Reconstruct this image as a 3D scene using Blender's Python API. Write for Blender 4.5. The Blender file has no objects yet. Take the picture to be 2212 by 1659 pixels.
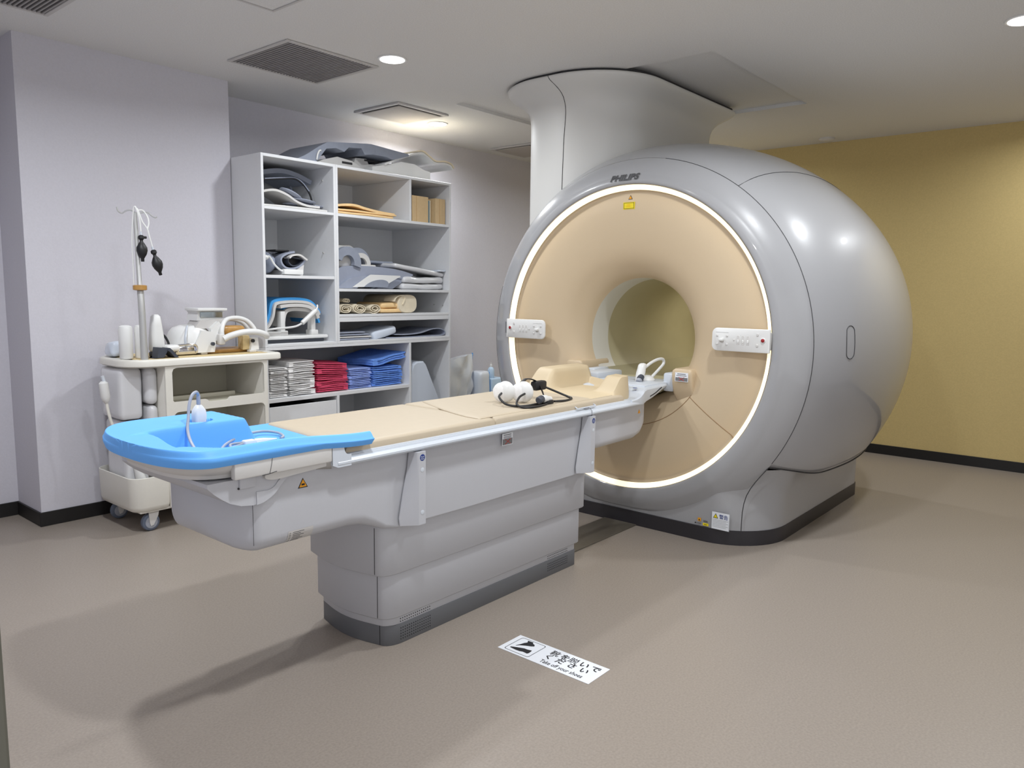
import bpy, bmesh, math, random
from mathutils import Vector, Matrix, noise
import numpy as np

sc = bpy.context.scene
COL = sc.collection
rnd = random.Random(7)
PI = math.pi

# ------------------------------------------------------------ camera
Rr = ((0.64387602, -0.76502467, 0.01268533), (-0.08419196, -0.08731856, -0.99261633), (0.76048365, 0.63805385, -0.12063125))
cam = bpy.data.cameras.new('camera')
cam.sensor_width = 36.0
cam.lens = 1646.262 / 2212 * 36
cam.clip_start = 0.02
camo = bpy.data.objects.new('camera', cam)
COL.objects.link(camo)
camo.matrix_world = Matrix(((Rr[0][0], -Rr[1][0], -Rr[2][0], 0), (Rr[0][1], -Rr[1][1], -Rr[2][1], 0), (Rr[0][2], -Rr[1][2], -Rr[2][2], 1.35), (0, 0, 0, 1)))
sc.camera = camo

# ------------------------------------------------------------ world, exposure, lamps
w = bpy.data.worlds.new('world')
sc.world = w
w.use_nodes = True
w.node_tree.nodes['Background'].inputs[0].default_value = (0.97, 0.98, 1.0, 1)
w.node_tree.nodes['Background'].inputs[1].default_value = 1.9
sc.view_settings.view_transform = 'Standard'
sc.view_settings.look = 'None'
sc.view_settings.gamma = 1
sc.view_settings.use_curve_mapping = False
sc.view_settings.exposure = -0.72
LAMPS = [(3.05, 3.49, 1.0), (4.41, 4.51, 1.0), (4.49, 0.60, 1.0), (6.3, 0.45, 0.55), (3.0, 1.2, 1.0), (1.3, 1.3, 1.15), (1.15, 3.1, 1.35), (6.2, 3.3, 0.9)]  # last two are unseen lamps added as fill light
LAMP_W = 33.0
CEIL = 2.67
for (lx, ly, k) in LAMPS:
    L = bpy.data.lights.new('downlight_lamp', 'AREA')
    L.shape = 'DISK'
    L.size = 0.13
    L.energy = LAMP_W * k
    L.color = (0.93, 0.965, 1.0)
    L.spread = math.radians(165)
    lo = bpy.data.objects.new('downlight_lamp', L)
    COL.objects.link(lo)
    lo.location = (lx, ly, CEIL - 0.014)

# ------------------------------------------------------------ materials
def lin(c):
    return tuple(((v / 255) / 12.92 if v / 255 <= 0.04045 else ((v / 255 + 0.055) / 1.055) ** 2.4) for v in c)

def mat(name, rgb, rough=0.5, spec=0.5, metal=0.0, bump=0.0, bscale=60.0, var=0.0, vscale=20.0, coat=0.0, trans=0.0, emit=None, estr=0.0, alpha=1.0, srgb=True):
    m = bpy.data.materials.new(name)
    m.use_nodes = True
    nt = m.node_tree
    b = nt.nodes['Principled BSDF']
    c = lin(rgb) if srgb else rgb
    b.inputs['Base Color'].default_value = (*c, 1)
    b.inputs['Roughness'].default_value = rough
    b.inputs['Specular IOR Level'].default_value = spec
    b.inputs['Metallic'].default_value = metal
    b.inputs['Coat Weight'].default_value = coat
    b.inputs['Coat Roughness'].default_value = 0.05
    b.inputs['Transmission Weight'].default_value = trans
    b.inputs['Alpha'].default_value = alpha
    if emit:
        b.inputs['Emission Color'].default_value = (*emit, 1)
        b.inputs['Emission Strength'].default_value = estr
    tc = nt.nodes.new('ShaderNodeTexCoord')
    if var > 0:
        n = nt.nodes.new('ShaderNodeTexNoise')
        n.inputs['Scale'].default_value = vscale
        n.inputs['Detail'].default_value = 4
        nt.links.new(tc.outputs['Object'], n.inputs['Vector'])
        r = nt.nodes.new('ShaderNodeValToRGB')
        r.color_ramp.elements[0].position = 0.3
        r.color_ramp.elements[1].position = 0.7
        r.color_ramp.elements[0].color = (*[v * (1 - var) for v in c], 1)
        r.color_ramp.elements[1].color = (*[min(1, v * (1 + var)) for v in c], 1)
        nt.links.new(n.outputs['Fac'], r.inputs['Fac'])
        nt.links.new(r.outputs['Color'], b.inputs['Base Color'])
    if bump > 0:
        n2 = nt.nodes.new('ShaderNodeTexNoise')
        n2.inputs['Scale'].default_value = bscale
        n2.inputs['Detail'].default_value = 3
        nt.links.new(tc.outputs['Object'], n2.inputs['Vector'])
        bp = nt.nodes.new('ShaderNodeBump')
        bp.inputs['Strength'].default_value = bump
        bp.inputs['Distance'].default_value = 0.002
        nt.links.new(n2.outputs['Fac'], bp.inputs['Height'])
        nt.links.new(bp.outputs['Normal'], b.inputs['Normal'])
    return m

M = {}
M['floor'] = mat('floor_vinyl', (149, 139, 129), 0.38, 0.4, var=0.10, vscale=130, bump=0.05, bscale=200)
M['ceiling'] = mat('ceiling_board', (222, 221, 219), 0.9, 0.2, var=0.05, vscale=140, bump=0.35, bscale=120)
M['wall'] = mat('wall_paper', (206, 204, 211), 0.85, 0.2, var=0.02, vscale=90, bump=0.25, bscale=110)
M['yellow'] = mat('wall_yellow', (206, 184, 128), 0.8, 0.2, var=0.04, vscale=90, bump=0.3, bscale=110)
M['jamb'] = mat('jamb_dark', (96, 94, 84), 0.6)
M['black'] = mat('skirting_black', (22, 20, 20), 0.5)
M['silver'] = mat('cover_silver', (160, 160, 162), 0.34, 0.4, coat=0.6, var=0.01, vscale=300)
M['column'] = mat('cover_column', (214, 213, 209), 0.45, 0.4)
M['cream'] = mat('cover_cream', (202, 182, 152), 0.42, 0.4, var=0.01, vscale=200)
M['bore'] = mat('bore_tube', (214, 212, 204), 0.35, 0.4)
M['borein'] = mat('bore_liner', (186, 178, 146), 0.45, 0.4, var=0.03, vscale=8)
M['glow'] = mat('ring_light', (255, 240, 205), 0.5, emit=(1.0, 0.80, 0.48), estr=2.3)
M['lampface'] = mat('lamp_face', (255, 255, 255), 0.5, emit=(1, 1, 1), estr=9.0)
M['white'] = mat('plastic_white', (226, 226, 224), 0.35, 0.5)
M['white2'] = mat('plastic_offwhite', (208, 206, 203), 0.4, 0.5, var=0.01, vscale=150)
M['rail'] = mat('tabletop_white', (204, 210, 218), 0.3, 0.5)
M['table'] = mat('table_white', (188, 189, 194), 0.42, 0.4, var=0.01, vscale=220)
M['tgrey'] = mat('table_plinth_grey', (104, 106, 110), 0.5)
M['tgrey2'] = mat('vent_dark', (30, 30, 32), 0.7)
M['seam'] = mat('seam_dark', (48, 48, 50), 0.7)
M['seamc'] = mat('seam_cream', (150, 120, 88), 0.7)
M['plinth'] = mat('scanner_plinth', (44, 42, 46), 0.4)
M['matt'] = mat('mattress_cream', (186, 172, 150), 0.55, 0.35, bump=0.08, bscale=90, var=0.015, vscale=30)
M['mattd'] = mat('mattress_pad', (206, 188, 156), 0.55, 0.35, bump=0.08, bscale=90)
M['blue'] = mat('pad_blue', (100, 172, 244), 0.5, 0.35, bump=0.06, bscale=160)
M['bluec'] = mat('cushion_blue', (74, 160, 226), 0.6, 0.3)
M['shelf'] = mat('shelf_board', (222, 223, 225), 0.5, 0.4, var=0.01, vscale=60)
M['cart'] = mat('cart_white', (222, 219, 210), 0.4, 0.5, var=0.01, vscale=80)
M['carti'] = mat('cart_inner', (196, 192, 176), 0.55)
M['wood'] = mat('cork_mat', (208, 186, 138), 0.6, var=0.12, vscale=25)
M['amber'] = mat('amber_plate', (178, 134, 70), 0.35, var=0.1, vscale=30)
M['blk'] = mat('rubber_black', (26, 26, 29), 0.5)
M['dkgrey'] = mat('plastic_dark_grey', (62, 66, 76), 0.45)
M['grey'] = mat('coil_grey', (150, 156, 172), 0.5, var=0.02, vscale=40)
M['dgrey'] = mat('coil_slate', (140, 146, 160), 0.55, var=0.04, vscale=30)
M['cable'] = mat('cable_grey', (158, 162, 172), 0.45)
M['steel'] = mat('pole_steel', (186, 186, 184), 0.35, metal=0.35)
M['chrome'] = mat('chrome', (225, 225, 228), 0.08, metal=1.0)
M['mirror'] = mat('mirror_glass', (170, 180, 188), 0.05, metal=1.0)
M['castor'] = mat('castor_tyre', (96, 106, 124), 0.45)
M['tan'] = mat('tan_box', (206, 178, 136), 0.7, var=0.03, vscale=40)
M['orange'] = mat('cloth_apricot', (238, 204, 152), 0.9, 0.2, bump=0.3, bscale=70, var=0.04, vscale=25)
M['sheet'] = mat('cloth_cream', (226, 214, 190), 0.9, 0.2, bump=0.35, bscale=90, var=0.04, vscale=30)
M['twhite'] = mat('towel_white', (240, 239, 238), 0.95, 0.1, bump=0.7, bscale=220, var=0.04, vscale=60)
M['tred'] = mat('towel_red', (216, 82, 112), 0.95, 0.1, bump=0.7, bscale=220, var=0.10, vscale=60)
M['tlilac'] = mat('towel_lilac', (158, 180, 240), 0.95, 0.1, bump=0.7, bscale=220, var=0.06, vscale=60)
M['tblue'] = mat('towel_blue', (116, 160, 240), 0.95, 0.1, bump=0.7, bscale=220, var=0.08, vscale=60)
M['teal'] = mat('file_blue', (116, 156, 178), 0.6)
M['vinyl'] = mat('bag_vinyl', (226, 232, 240), 0.2, 0.6, coat=0.4, bump=0.3, bscale=14)
M['wrap'] = mat('wrapped_pad', (214, 214, 216), 0.22, 0.6, coat=0.5, bump=0.5, bscale=22)
M['rubberblue'] = mat('box_pale_blue', (190, 212, 232), 0.4)
M['sign'] = mat('sticker_white', (232, 235, 240), 0.4)
M['ink'] = mat('print_black', (30, 30, 34), 0.6)
M['inkg'] = mat('print_grey', (118, 118, 120), 0.6)
M['red'] = mat('button_red', (150, 30, 36), 0.3)
M['inkred'] = mat('print_red', (190, 60, 50), 0.5)
M['yel'] = mat('label_yellow', (236, 214, 30), 0.5)
M['ora'] = mat('label_orange', (234, 160, 30), 0.5)
M['navy'] = mat('badge_navy', (40, 62, 130), 0.4)
M['duct'] = mat('duct_plate', (92, 86, 76), 0.35)
M['slat'] = mat('grille_metal', (150, 146, 144), 0.5)
M['vdark'] = mat('grille_dark', (64, 60, 60), 0.8)
M['frame'] = mat('ceiling_frame', (196, 193, 190), 0.6)
M['diff'] = mat('diffuser_panel', (176, 170, 164), 0.8)
M['foamp'] = mat('foam_pad', (206, 214, 226), 0.6)
M['clear'] = mat('pouch_clear', (206, 214, 226), 0.15, 0.6, coat=0.6, bump=0.4, bscale=30)

# ------------------------------------------------------------ mesh helpers
WORLD = {}
def mesh(name, verts, faces, m, parent=None, origin=None, smooth=40, recalc=True):
    """link verts/faces (world space) as ONE object; origin: its base"""
    v = np.array(verts, dtype=float)
    if parent is not None:
        org = np.array(WORLD[parent])
        loc = (0, 0, 0)
    else:
        if origin is None:
            a, b = v.min(0), v.max(0)
            origin = ((a[0] + b[0]) / 2, (a[1] + b[1]) / 2, a[2])
        org = np.array(origin, dtype=float)
        loc = tuple(org)
    me = bpy.data.meshes.new(name)
    me.from_pydata((v - org).tolist(), [], faces)
    if recalc:
        bm = bmesh.new(); bm.from_mesh(me)
        bmesh.ops.recalc_face_normals(bm, faces=bm.faces[:])
        bm.to_mesh(me); bm.free()
    if m is not None:
        me.materials.append(m)
    if smooth:
        me.polygons.foreach_set('use_smooth', [True] * len(me.polygons))
        me.set_sharp_from_angle(angle=math.radians(smooth))
    o = bpy.data.objects.new(name, me)
    COL.objects.link(o)
    o.location = loc
    if parent is not None:
        o.parent = parent
    WORLD[o] = tuple(org)
    return o

def thing(name, label, cat, loc, group=None):
    o = bpy.data.objects.new(name, None)
    o.empty_display_size = 0.05
    COL.objects.link(o)
    o.location = loc
    WORLD[o] = tuple(loc)
    return tag(o, label, cat, group)

def tag(o, label, cat, group=None, kind=None):
    o['label'] = label
    o['category'] = cat
    if group: o['group'] = group
    if kind: o['kind'] = kind
    return o

def struct(o):
    o['kind'] = 'structure'
    return o

class G:
    """collects geometry"""
    def __init__(s): s.v = []; s.f = []
    def add(s, v, f):
        n = len(s.v); s.v += [tuple(p) for p in v]; s.f += [tuple(i + n for i in q) for q in f]; return s
    def make(s, name, m, parent=None, **k): return mesh(name, s.v, s.f, m, parent, **k)

def box(x0, x1, y0, y1, z0, z1):
    v = [(x, y, z) for x in (x0, x1) for y in (y0, y1) for z in (z0, z1)]
    return v, [(0, 1, 3, 2), (4, 6, 7, 5), (0, 4, 5, 1), (2, 3, 7, 6), (0, 2, 6, 4), (1, 5, 7, 3)]

def bbox(x0, x1, y0, y1, z0, z1, r=0.004, seg=2):
    """bevelled box"""
    bm = bmesh.new()
    bmesh.ops.create_cube(bm, size=1)
    for v in bm.verts:
        v.co = Vector(((x0 + x1) / 2 + v.co.x * (x1 - x0), (y0 + y1) / 2 + v.co.y * (y1 - y0), (z0 + z1) / 2 + v.co.z * (z1 - z0)))
    r = min(r, 0.49 * min(abs(x1 - x0), abs(y1 - y0), abs(z1 - z0)))
    bmesh.ops.bevel(bm, geom=bm.edges[:], offset=r, segments=seg, affect='EDGES', profile=0.5)
    bm.verts.index_update()
    out = [v.co[:] for v in bm.verts], [tuple(v.index for v in f.verts) for f in bm.faces]
    bm.free()
    return out

def soft(x0, x1, y0, y1, z0, z1, r=0.02, n=(10, 8, 4), amp=0.0, freq=8.0, seed=0, rot=0.0, tilt=(0, 0), puff=0.0):
    """rounded, subdivided, gently noisy block; rot about z, tilt about x and y"""
    c = np.array([(x0 + x1) / 2, (y0 + y1) / 2, (z0 + z1) / 2]); h = np.array([(x1 - x0) / 2, (y1 - y0) / 2, (z1 - z0) / 2])
    r = min(r, *(h * 0.98))
    verts = {}; V = []; F = []
    def ax(k, i):
        t = i / n[k]
        e = r / h[k] / 2
        # cluster near the ends
        s = 0.5 - 0.5 * math.cos(PI * t)
        return 2 * (0.5 * t + 0.5 * s) - 1
    def vid(i, j, k):
        if (i, j, k) not in verts:
            p = np.array([ax(0, i), ax(1, j), ax(2, k)]) * h
            q = np.clip(p, -(h - r), h - r); d = p - q; L = np.linalg.norm(d)
            if L > 1e-9: p = q + d / L * min(r, max(abs(d)))
            if puff:
                u = p / h
                p[2] *= 1 - puff * (u[0] ** 4 + u[1] ** 4) * 0.5
            if amp:
                nv = noise.noise_vector(Vector((p * freq + seed * 7.31).tolist()))
                p = p + amp * np.array(nv)
            verts[(i, j, k)] = len(V); V.append(p)
        return verts[(i, j, k)]
    nx, ny, nz = n
    for i in range(nx):
        for j in range(ny):
            for k in (0, nz):
                F.append((vid(i, j, k), vid(i + 1, j, k), vid(i + 1, j + 1, k), vid(i, j + 1, k)))
    for i in range(nx):
        for k in range(nz):
            for j in (0, ny):
                F.append((vid(i, j, k), vid(i + 1, j, k), vid(i + 1, j, k + 1), vid(i, j, k + 1)))
    for j in range(ny):
        for k in range(nz):
            for i in (0, nx):
                F.append((vid(i, j, k), vid(i, j + 1, k), vid(i, j + 1, k + 1), vid(i, j, k + 1)))
    Mx = Matrix.Rotation(rot, 3, 'Z') @ Matrix.Rotation(tilt[1], 3, 'Y') @ Matrix.Rotation(tilt[0], 3, 'X')
    return [tuple(np.array(Mx @ Vector(p.tolist())) + c) for p in V], F

def prism(poly, axis, a0, a1):
    """extrude polygon along axis; poly in the other two axes, (y,z)|(x,z)|(x,y)"""
    def P(p, a):
        return (a, p[0], p[1]) if axis == 'x' else (p[0], a, p[1]) if axis == 'y' else (p[0], p[1], a)
    n = len(poly)
    v = [P(p, a0) for p in poly] + [P(p, a1) for p in poly]
    f = [tuple(range(n)), tuple(range(n, 2 * n))] + [(i, (i + 1) % n, n + (i + 1) % n, n + i) for i in range(n)]
    return v, f

def loft(rings, cap=(True, True), closed=True):
    n = len(rings[0]); v = [p for r in rings for p in r]; f = []
    for k in range(len(rings) - 1):
        for i in range(n if closed else n - 1):
            j = (i + 1) % n
            f.append((k * n + i, k * n + j, (k + 1) * n + j, (k + 1) * n + i))
    if cap[0]: f.append(tuple(range(n)))
    if cap[1]: f.append(tuple(range((len(rings) - 1) * n, len(rings) * n)))
    return v, f

def rrect(x0, x1, y0, y1, r, seg=6, z=0.0):
    """rounded rectangle points, ccw; r may be 4 radii (x1y1, x0y1, x0y0, x1y0)"""
    rs = r if isinstance(r, (tuple, list)) else (r,) * 4
    P = []
    for (cx, cy, a0, rr) in ((x1, y1, 0, rs[0]), (x0, y1, 90, rs[1]), (x0, y0, 180, rs[2]), (x1, y0, 270, rs[3])):
        sx = -1 if cx == x1 else 1; sy = -1 if cy == y1 else 1
        for i in range(seg + 1):
            a = math.radians(a0 + 90 * i / seg)
            P.append((cx + sx * rr + rr * math.cos(a), cy + sy * rr + rr * math.sin(a), z))
    return P

def smoothpath(pts, k=6):
    P = [Vector(p) for p in pts]
    if len(P) < 3: return P
    P = [2 * P[0] - P[1]] + P + [2 * P[-1] - P[-2]]
    out = []
    for i in range(1, len(P) - 2):
        a, b, c, d = P[i - 1:i + 3]
        for j in range(k):
            t = j / k
            out.append(0.5 * ((2 * b) + (c - a) * t + (2 * a - 5 * b + 4 * c - d) * t * t + (3 * b - a - 3 * c + d) * t ** 3))
    out.append(P[-2])
    return out

def tube(pts, r, res=8, k=6, smooth=True, flat=1.0):
    P = smoothpath(pts, k) if smooth else [Vector(p) for p in pts]
    n = len(P); rr = r if isinstance(r, (list, tuple)) else None
    rings = []; up = None
    for i, p in enumerate(P):
        d = (P[min(i + 1, n - 1)] - P[max(i - 1, 0)])
        d = d.normalized() if d.length > 1e-9 else Vector((0, 0, 1))
        if up is None:
            up = d.orthogonal().normalized()
            if flat != 1.0:
                up = (Vector((0, 0, 1)) - d * d.z)
                up = up.normalized() if up.length > 0.1 else d.orthogonal().normalized()
        else:
            up = (up - d * up.dot(d)).normalized()
        s = d.cross(up)
        q = r if rr is None else rr[0] + (rr[1] - rr[0]) * i / (n - 1)
        rings.append([tuple(p + (up * math.cos(2 * PI * a / res) * flat + s * math.sin(2 * PI * a / res)) * q) for a in range(res)])
    return loft(rings)

def lathe(profile, base, axis=(0, 0, 1), seg=24):
    """profile: (radius, distance along axis)"""
    ax = Vector(axis).normalized(); u = ax.orthogonal().normalized(); w_ = ax.cross(u); b = Vector(base)
    rings = [[tuple(b + ax * h + (u * math.cos(2 * PI * i / seg) + w_ * math.sin(2 * PI * i / seg)) * max(r, 1e-4)) for i in range(seg)] for r, h in profile]
    return loft(rings)

def cyl(base, axis, r, h, seg=20, bev=0.0):
    if bev: return lathe([(r - bev, 0), (r, bev), (r, h - bev), (r - bev, h)], base, axis, seg)
    return lathe([(r, 0), (r, h)], base, axis, seg)

def ellip(c, rx, ry, rz, nu=20, nv=12, rot=0.0, tilt=(0, 0), amp=0, freq=10, seed=0):
    Mx = Matrix.Rotation(rot, 3, 'Z') @ Matrix.Rotation(tilt[1], 3, 'Y') @ Matrix.Rotation(tilt[0], 3, 'X')
    rings = []
    for j in range(nv + 1):
        t = PI * (j + 0.02) / (nv + 0.04)
        ring = []
        for i in range(nu):
            a = 2 * PI * i / nu
            p = Vector((math.sin(t) * math.cos(a) * rx, math.sin(t) * math.sin(a) * ry, -math.cos(t) * rz))
            if amp: p += amp * noise.noise_vector(p * freq + Vector((seed, 0, 0)))
            ring.append(tuple(Mx @ p + Vector(c)))
        rings.append(ring)
    return loft(rings)

def sheet(curve, y0, y1, th, ny=1):
    """bent sheet: curve in (x,z), extruded along y, thickness th (offset along normal)"""
    n = len(curve); off = []
    for i in range(n):
        a = curve[max(i - 1, 0)]; b = curve[min(i + 1, n - 1)]
        dx, dz = b[0] - a[0], b[1] - a[1]; L = math.hypot(dx, dz) or 1
        off.append((curve[i][0] - dz / L * th, curve[i][1] + dx / L * th))
    return prism(curve + off[::-1], 'y', y0, y1)

def curve2(pts, k=6):
    return [(p.x, p.y) for p in smoothpath([(a, b, 0) for a, b in pts], k)]

def text(name, body, size, m, parent, Mx, ext=0.0004, bold=0.0, shear=0.0, sx=1.0, align='LEFT', project=None):
    cu = bpy.data.curves.new(name, 'FONT')
    cu.body = body; cu.size = size; cu.offset = bold; cu.shear = shear; cu.resolution_u = 3
    cu.align_x = align; cu.extrude = ext / 2
    to = bpy.data.objects.new(name + '_tmp', cu)
    COL.objects.link(to)
    bpy.context.view_layer.update()
    dg = bpy.context.evaluated_depsgraph_get()
    me = to.evaluated_get(dg).to_mesh()
    V = [Mx @ Vector((v.co.x * sx, v.co.y, v.co.z)) for v in me.vertices]
    F = [tuple(p.vertices) for p in me.polygons]
    to.evaluated_get(dg).to_mesh_clear()
    bpy.data.objects.remove(to); bpy.data.curves.remove(cu)
    if project: V = [project(v) for v in V]
    return mesh(name, [tuple(v) for v in V], F, m, parent, smooth=0, recalc=False)

def frameM(o, ux, uy):
    """matrix with x axis ux, y axis uy at o"""
    X = Vector(ux).normalized(); Y = Vector(uy).normalized(); Z = X.cross(Y)
    return Matrix(((X.x, Y.x, Z.x, o[0]), (X.y, Y.y, Z.y, o[1]), (X.z, Y.z, Z.z, o[2]), (0, 0, 0, 1)))

# ------------------------------------------------------------ setting
X0, X1, Y0, Y1 = -0.7, 6.995, -1.3, 5.06
struct(mesh('floor', *box(X0 - .1, X1 + .1, Y0 - .1, Y1 + .1, -0.1, 0), M['floor'], smooth=0))
g = G()
hx0, hx1, hy0, hy1 = 4.035, 5.505, 1.98, 3.95
for (a, b, c, d) in ((X0, hx0, Y0, Y1), (hx1, X1, Y0, Y1), (hx0, hx1, Y0, hy0), (hx0, hx1, hy1, Y1)):
    g.add(*box(a, b, c, d, CEIL, CEIL + 0.024))
struct(g.make('ceiling', M['ceiling'], smooth=0))
struct(mesh('ceiling_recess', *box(hx0 - .05, hx1 + .05, hy0 - .05, hy1 + .05, CEIL + 0.024, CEIL + 0.07), M['ceiling'], smooth=0))
struct(mesh('wall_yellow', *box(X1, X1 + .1, Y0, Y1, 0, CEIL), M['yellow'], smooth=0))
struct(mesh('wall_back', *box(X0, X1, Y1, Y1 + .1, 0, CEIL), M['wall'], smooth=0))
struct(mesh('wall_pillar', *box(1.495, 2.715, 4.698, Y1, 0, CEIL), M['wall'], smooth=0))
struct(mesh('wall_right', *box(3.2, X1, Y0 - .1, Y0, 0, CEIL), M['wall'], smooth=0))
struct(mesh('wall_entrance', *box(0.11, 0.21, 0.86, Y1, 0, CEIL), M['wall'], smooth=0))
struct(mesh('door_1', *bbox(0.10, 0.22, 0.818, 0.86, 0, 2.1, .003), M['jamb'], smooth=0))
BH = 0.081
for nm, (a, b, c, d) in (('yellow', (X1 - .01, X1, Y0, Y1)), ('back', (X0, 1.495, Y1 - .01, Y1)), ('back_right', (2.715, X1 - .01, Y1 - .01, Y1)),
                         ('pillar', (1.485, 2.725, 4.688, 4.698)), ('pillar_left', (1.485, 1.495, 4.698, Y1 - .01)), ('pillar_right', (2.715, 2.725, 4.698, Y1 - .01)), ('right', (3.2, X1 - .01, Y0, Y0 + .01))):
    struct(mesh('baseboard_' + nm, *bbox(a, b, c, d, 0, BH, .002, 1), M['black'], smooth=0))

# ceiling lights
lname = {0: 'round ceiling downlight beside the large slatted grille',
         1: 'round recessed downlight nearest the back wall, above the shelf top',
         2: 'round recessed downlight at the top right corner of the picture',
         3: 'round recessed downlight close to the yellow wall', 4: 'round recessed downlight above the side of the patient table',
         5: 'round recessed downlight nearest the entrance', 6: 'round downlight added out of view near the entrance wall as fill light', 7: 'round downlight added unseen behind the scanner as fill light, before the yellow wall'}
for i, (lx, ly, k) in enumerate(LAMPS):
    t = thing('ceiling_light', lname[i], 'light', (lx, ly, CEIL), 'round recessed ceiling downlights')
    mesh('trim_ring', *lathe([(0.071, -0.001), (0.071, -0.006), (0.082, -0.006), (0.084, -0.001)], (lx, ly, CEIL), seg=32), M['white'], t)
    mesh('diffuser', *cyl((lx, ly, CEIL - 0.008), (0, 0, 1), 0.070, 0.006, 32), M['lampface'], t)

# slatted ceiling grilles
def grille(x0, x1, y0, y1, label):
    t = thing('ceiling_grille', label, 'vent', ((x0 + x1) / 2, (y0 + y1) / 2, CEIL), 'slatted ceiling grilles')
    mesh('backing', *box(x0, x1, y0, y1, CEIL - .003, CEIL - .001), M['vdark'], t, smooth=0)
    f = 0.022
    g = G()
    for b in ((x0 - f, x0, y0 - f, y1 + f), (x1, x1 + f, y0 - f, y1 + f), (x0, x1, y0 - f, y0), (x0, x1, y1, y1 + f)):
        g.add(*bbox(b[0], b[1], b[2], b[3], CEIL - .010, CEIL - .001, .002, 1))
    g.make('frame', M['frame'], t)
    n = 28; first = None
    for i in range(n):
        x = x0 + (x1 - x0) * (i + .5) / n
        if first is None:
            first = mesh('slat', *box(x - .0055, x + .0035, y0, y1, CEIL - .010, CEIL - .003), M['slat'], t, smooth=0)
        else:
            c = first.copy(); COL.objects.link(c); c.parent = t; c.location = (x - (x0 + (x1 - x0) * .5 / n), 0, 0)
    return t
grille(2.49, 3.075, 3.685, 4.25, 'large square ceiling grille with fine slats left of the bright downlight')
grille(0.93, 1.51, 3.69, 4.27, 'square ceiling grille cut off by the top left corner of the picture')
# flat diffusers
def flatvent(x0, x1, y0, y1, label):
    t = thing('ceiling_diffuser', label, 'vent', ((x0 + x1) / 2, (y0 + y1) / 2, CEIL), 'flat panel air diffusers')
    g = G(); f = 0.03
    for b in ((x0, x0 + f, y0, y1), (x1 - f, x1, y0, y1), (x0 + f, x1 - f, y0, y0 + f), (x0 + f, x1 - f, y1 - f, y1)):
        g.add(*bbox(b[0], b[1], b[2], b[3], CEIL - .014, CEIL - .001, .002, 1))
    g.make('frame', M['frame'], t)
    mesh('panel', *bbox(x0 + .045, x1 - .045, y0 + .045, y1 - .045, CEIL - .020, CEIL - .012, .002, 1), M['diff'], t)
    mesh('backing', *box(x0 + f, x1 - f, y0 + f, y1 - f, CEIL - .008, CEIL - .001), M['vdark'], t, smooth=0)
flatvent(3.735, 4.24, 4.215, 4.71, 'flat ceiling air diffuser above the storage shelves, beside the small bright downlight')
flatvent(5.455, 5.97, 4.40, 4.895, 'flat ceiling air diffuser left of the white column')
# access hatch
t = thing('ceiling_hatch', 'faint square access hatch in the ceiling at the top edge of the picture', 'hatch', (1.95, 3.11, CEIL))
mesh('hatch_panel', *bbox(1.75, 2.175, 2.90, 3.345, CEIL - .004, CEIL - .0005, .001, 1), M['ceiling'], t)
g = G()
for b in ((1.73, 1.742, 2.88, 3.365), (2.183, 2.195, 2.88, 3.365), (1.742, 2.183, 2.88, 2.892), (1.742, 2.183, 3.353, 3.365)):
    g.add(*box(b[0], b[1], b[2], b[3], CEIL - .005, CEIL - .0005))
g.make('hatch_frame', M['frame'], t, smooth=0)
t = thing('smoke_detector', 'small flat round detector on the ceiling against the yellow wall', 'detector', (6.80, 2.26, CEIL))
mesh('detector_body', *lathe([(0.065, 0), (0.065, -.012), (0.05, -.024), (0.01, -.026)], (6.80, 2.26, CEIL), seg=24), M['white2'], t)

# floor duct plate
tag(mesh('cable_duct_cover', *bbox(2.95, 3.90, 2.215, 2.438, 0.0002, 0.006, .002, 1), M['duct']), 'dark flat cable duct plate on the floor between table base and scanner', 'cover plate')

# floor sticker
t = thing('floor_sticker', 'white rectangular floor sticker asking people to take off their shoes, in front of the table', 'sticker', (2.162, 1.602, 0))
mesh('sheet', *bbox(2.093, 2.231, 1.393, 1.811, 0.0003, 0.0016, .0004, 1), M['sign'], t, smooth=0)
zt = 0.0018
def ft(body, x, y, size, m='ink', bold=0, sx=1.0, nm='lettering'):
    text(nm, body, size, M[m], t, frameM((x, y, zt), (0, -1, 0), (1, 0, 0)), bold=bold, sx=sx)
for ch, y in zip('靴を脱いで', (1.632, 1.587, 1.548, 1.501, 1.452)):
    ft(ch, 2.181, y, 0.041, bold=.0003 if ch in '靴脱' else .0009)
for ch, y in zip('ください', (1.634, 1.582, 1.530, 1.476)):
    ft(ch, 2.146, y, 0.038, bold=.0009)
ft('Take off your shoes', 2.108, 1.624, 0.0315, sx=0.74, bold=.0003)
ring = []
g = G()
o_ = rrect(2.104, 2.220, 1.672, 1.790, .010, 4, zt); i_ = rrect(2.1065, 2.2175, 1.6745, 1.7875, .009, 4, zt)
n = len(o_)
g.add(o_ + i_, [(k, (k + 1) % n, n + (k + 1) % n, n + k) for k in range(n)])
g.make('border', M['ink'], t, smooth=0)
foot = [(2.198, 1.758), (2.211, 1.755), (2.211, 1.7315), (2.205, 1.731), (2.191, 1.7145), (2.182, 1.718), (2.178, 1.735), (2.160, 1.757), (2.149, 1.766), (2.148, 1.763)]
shoe = [(2.124, 1.776), (2.131, 1.776), (2.140, 1.757), (2.152, 1.727), (2.152, 1.712), (2.157, 1.695), (2.150, 1.692), (2.134, 1.690), (2.125, 1.693), (2.127, 1.715), (2.122, 1.727), (2.121, 1.745)]
foot = [(2.211, 1.757), (2.213, 1.731), (2.204, 1.727), (2.199, 1.714), (2.189, 1.708), (2.182, 1.716), (2.172, 1.737), (2.160, 1.757), (2.1475, 1.766), (2.151, 1.768), (2.172, 1.760), (2.186, 1.756), (2.198, 1.749)]
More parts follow.
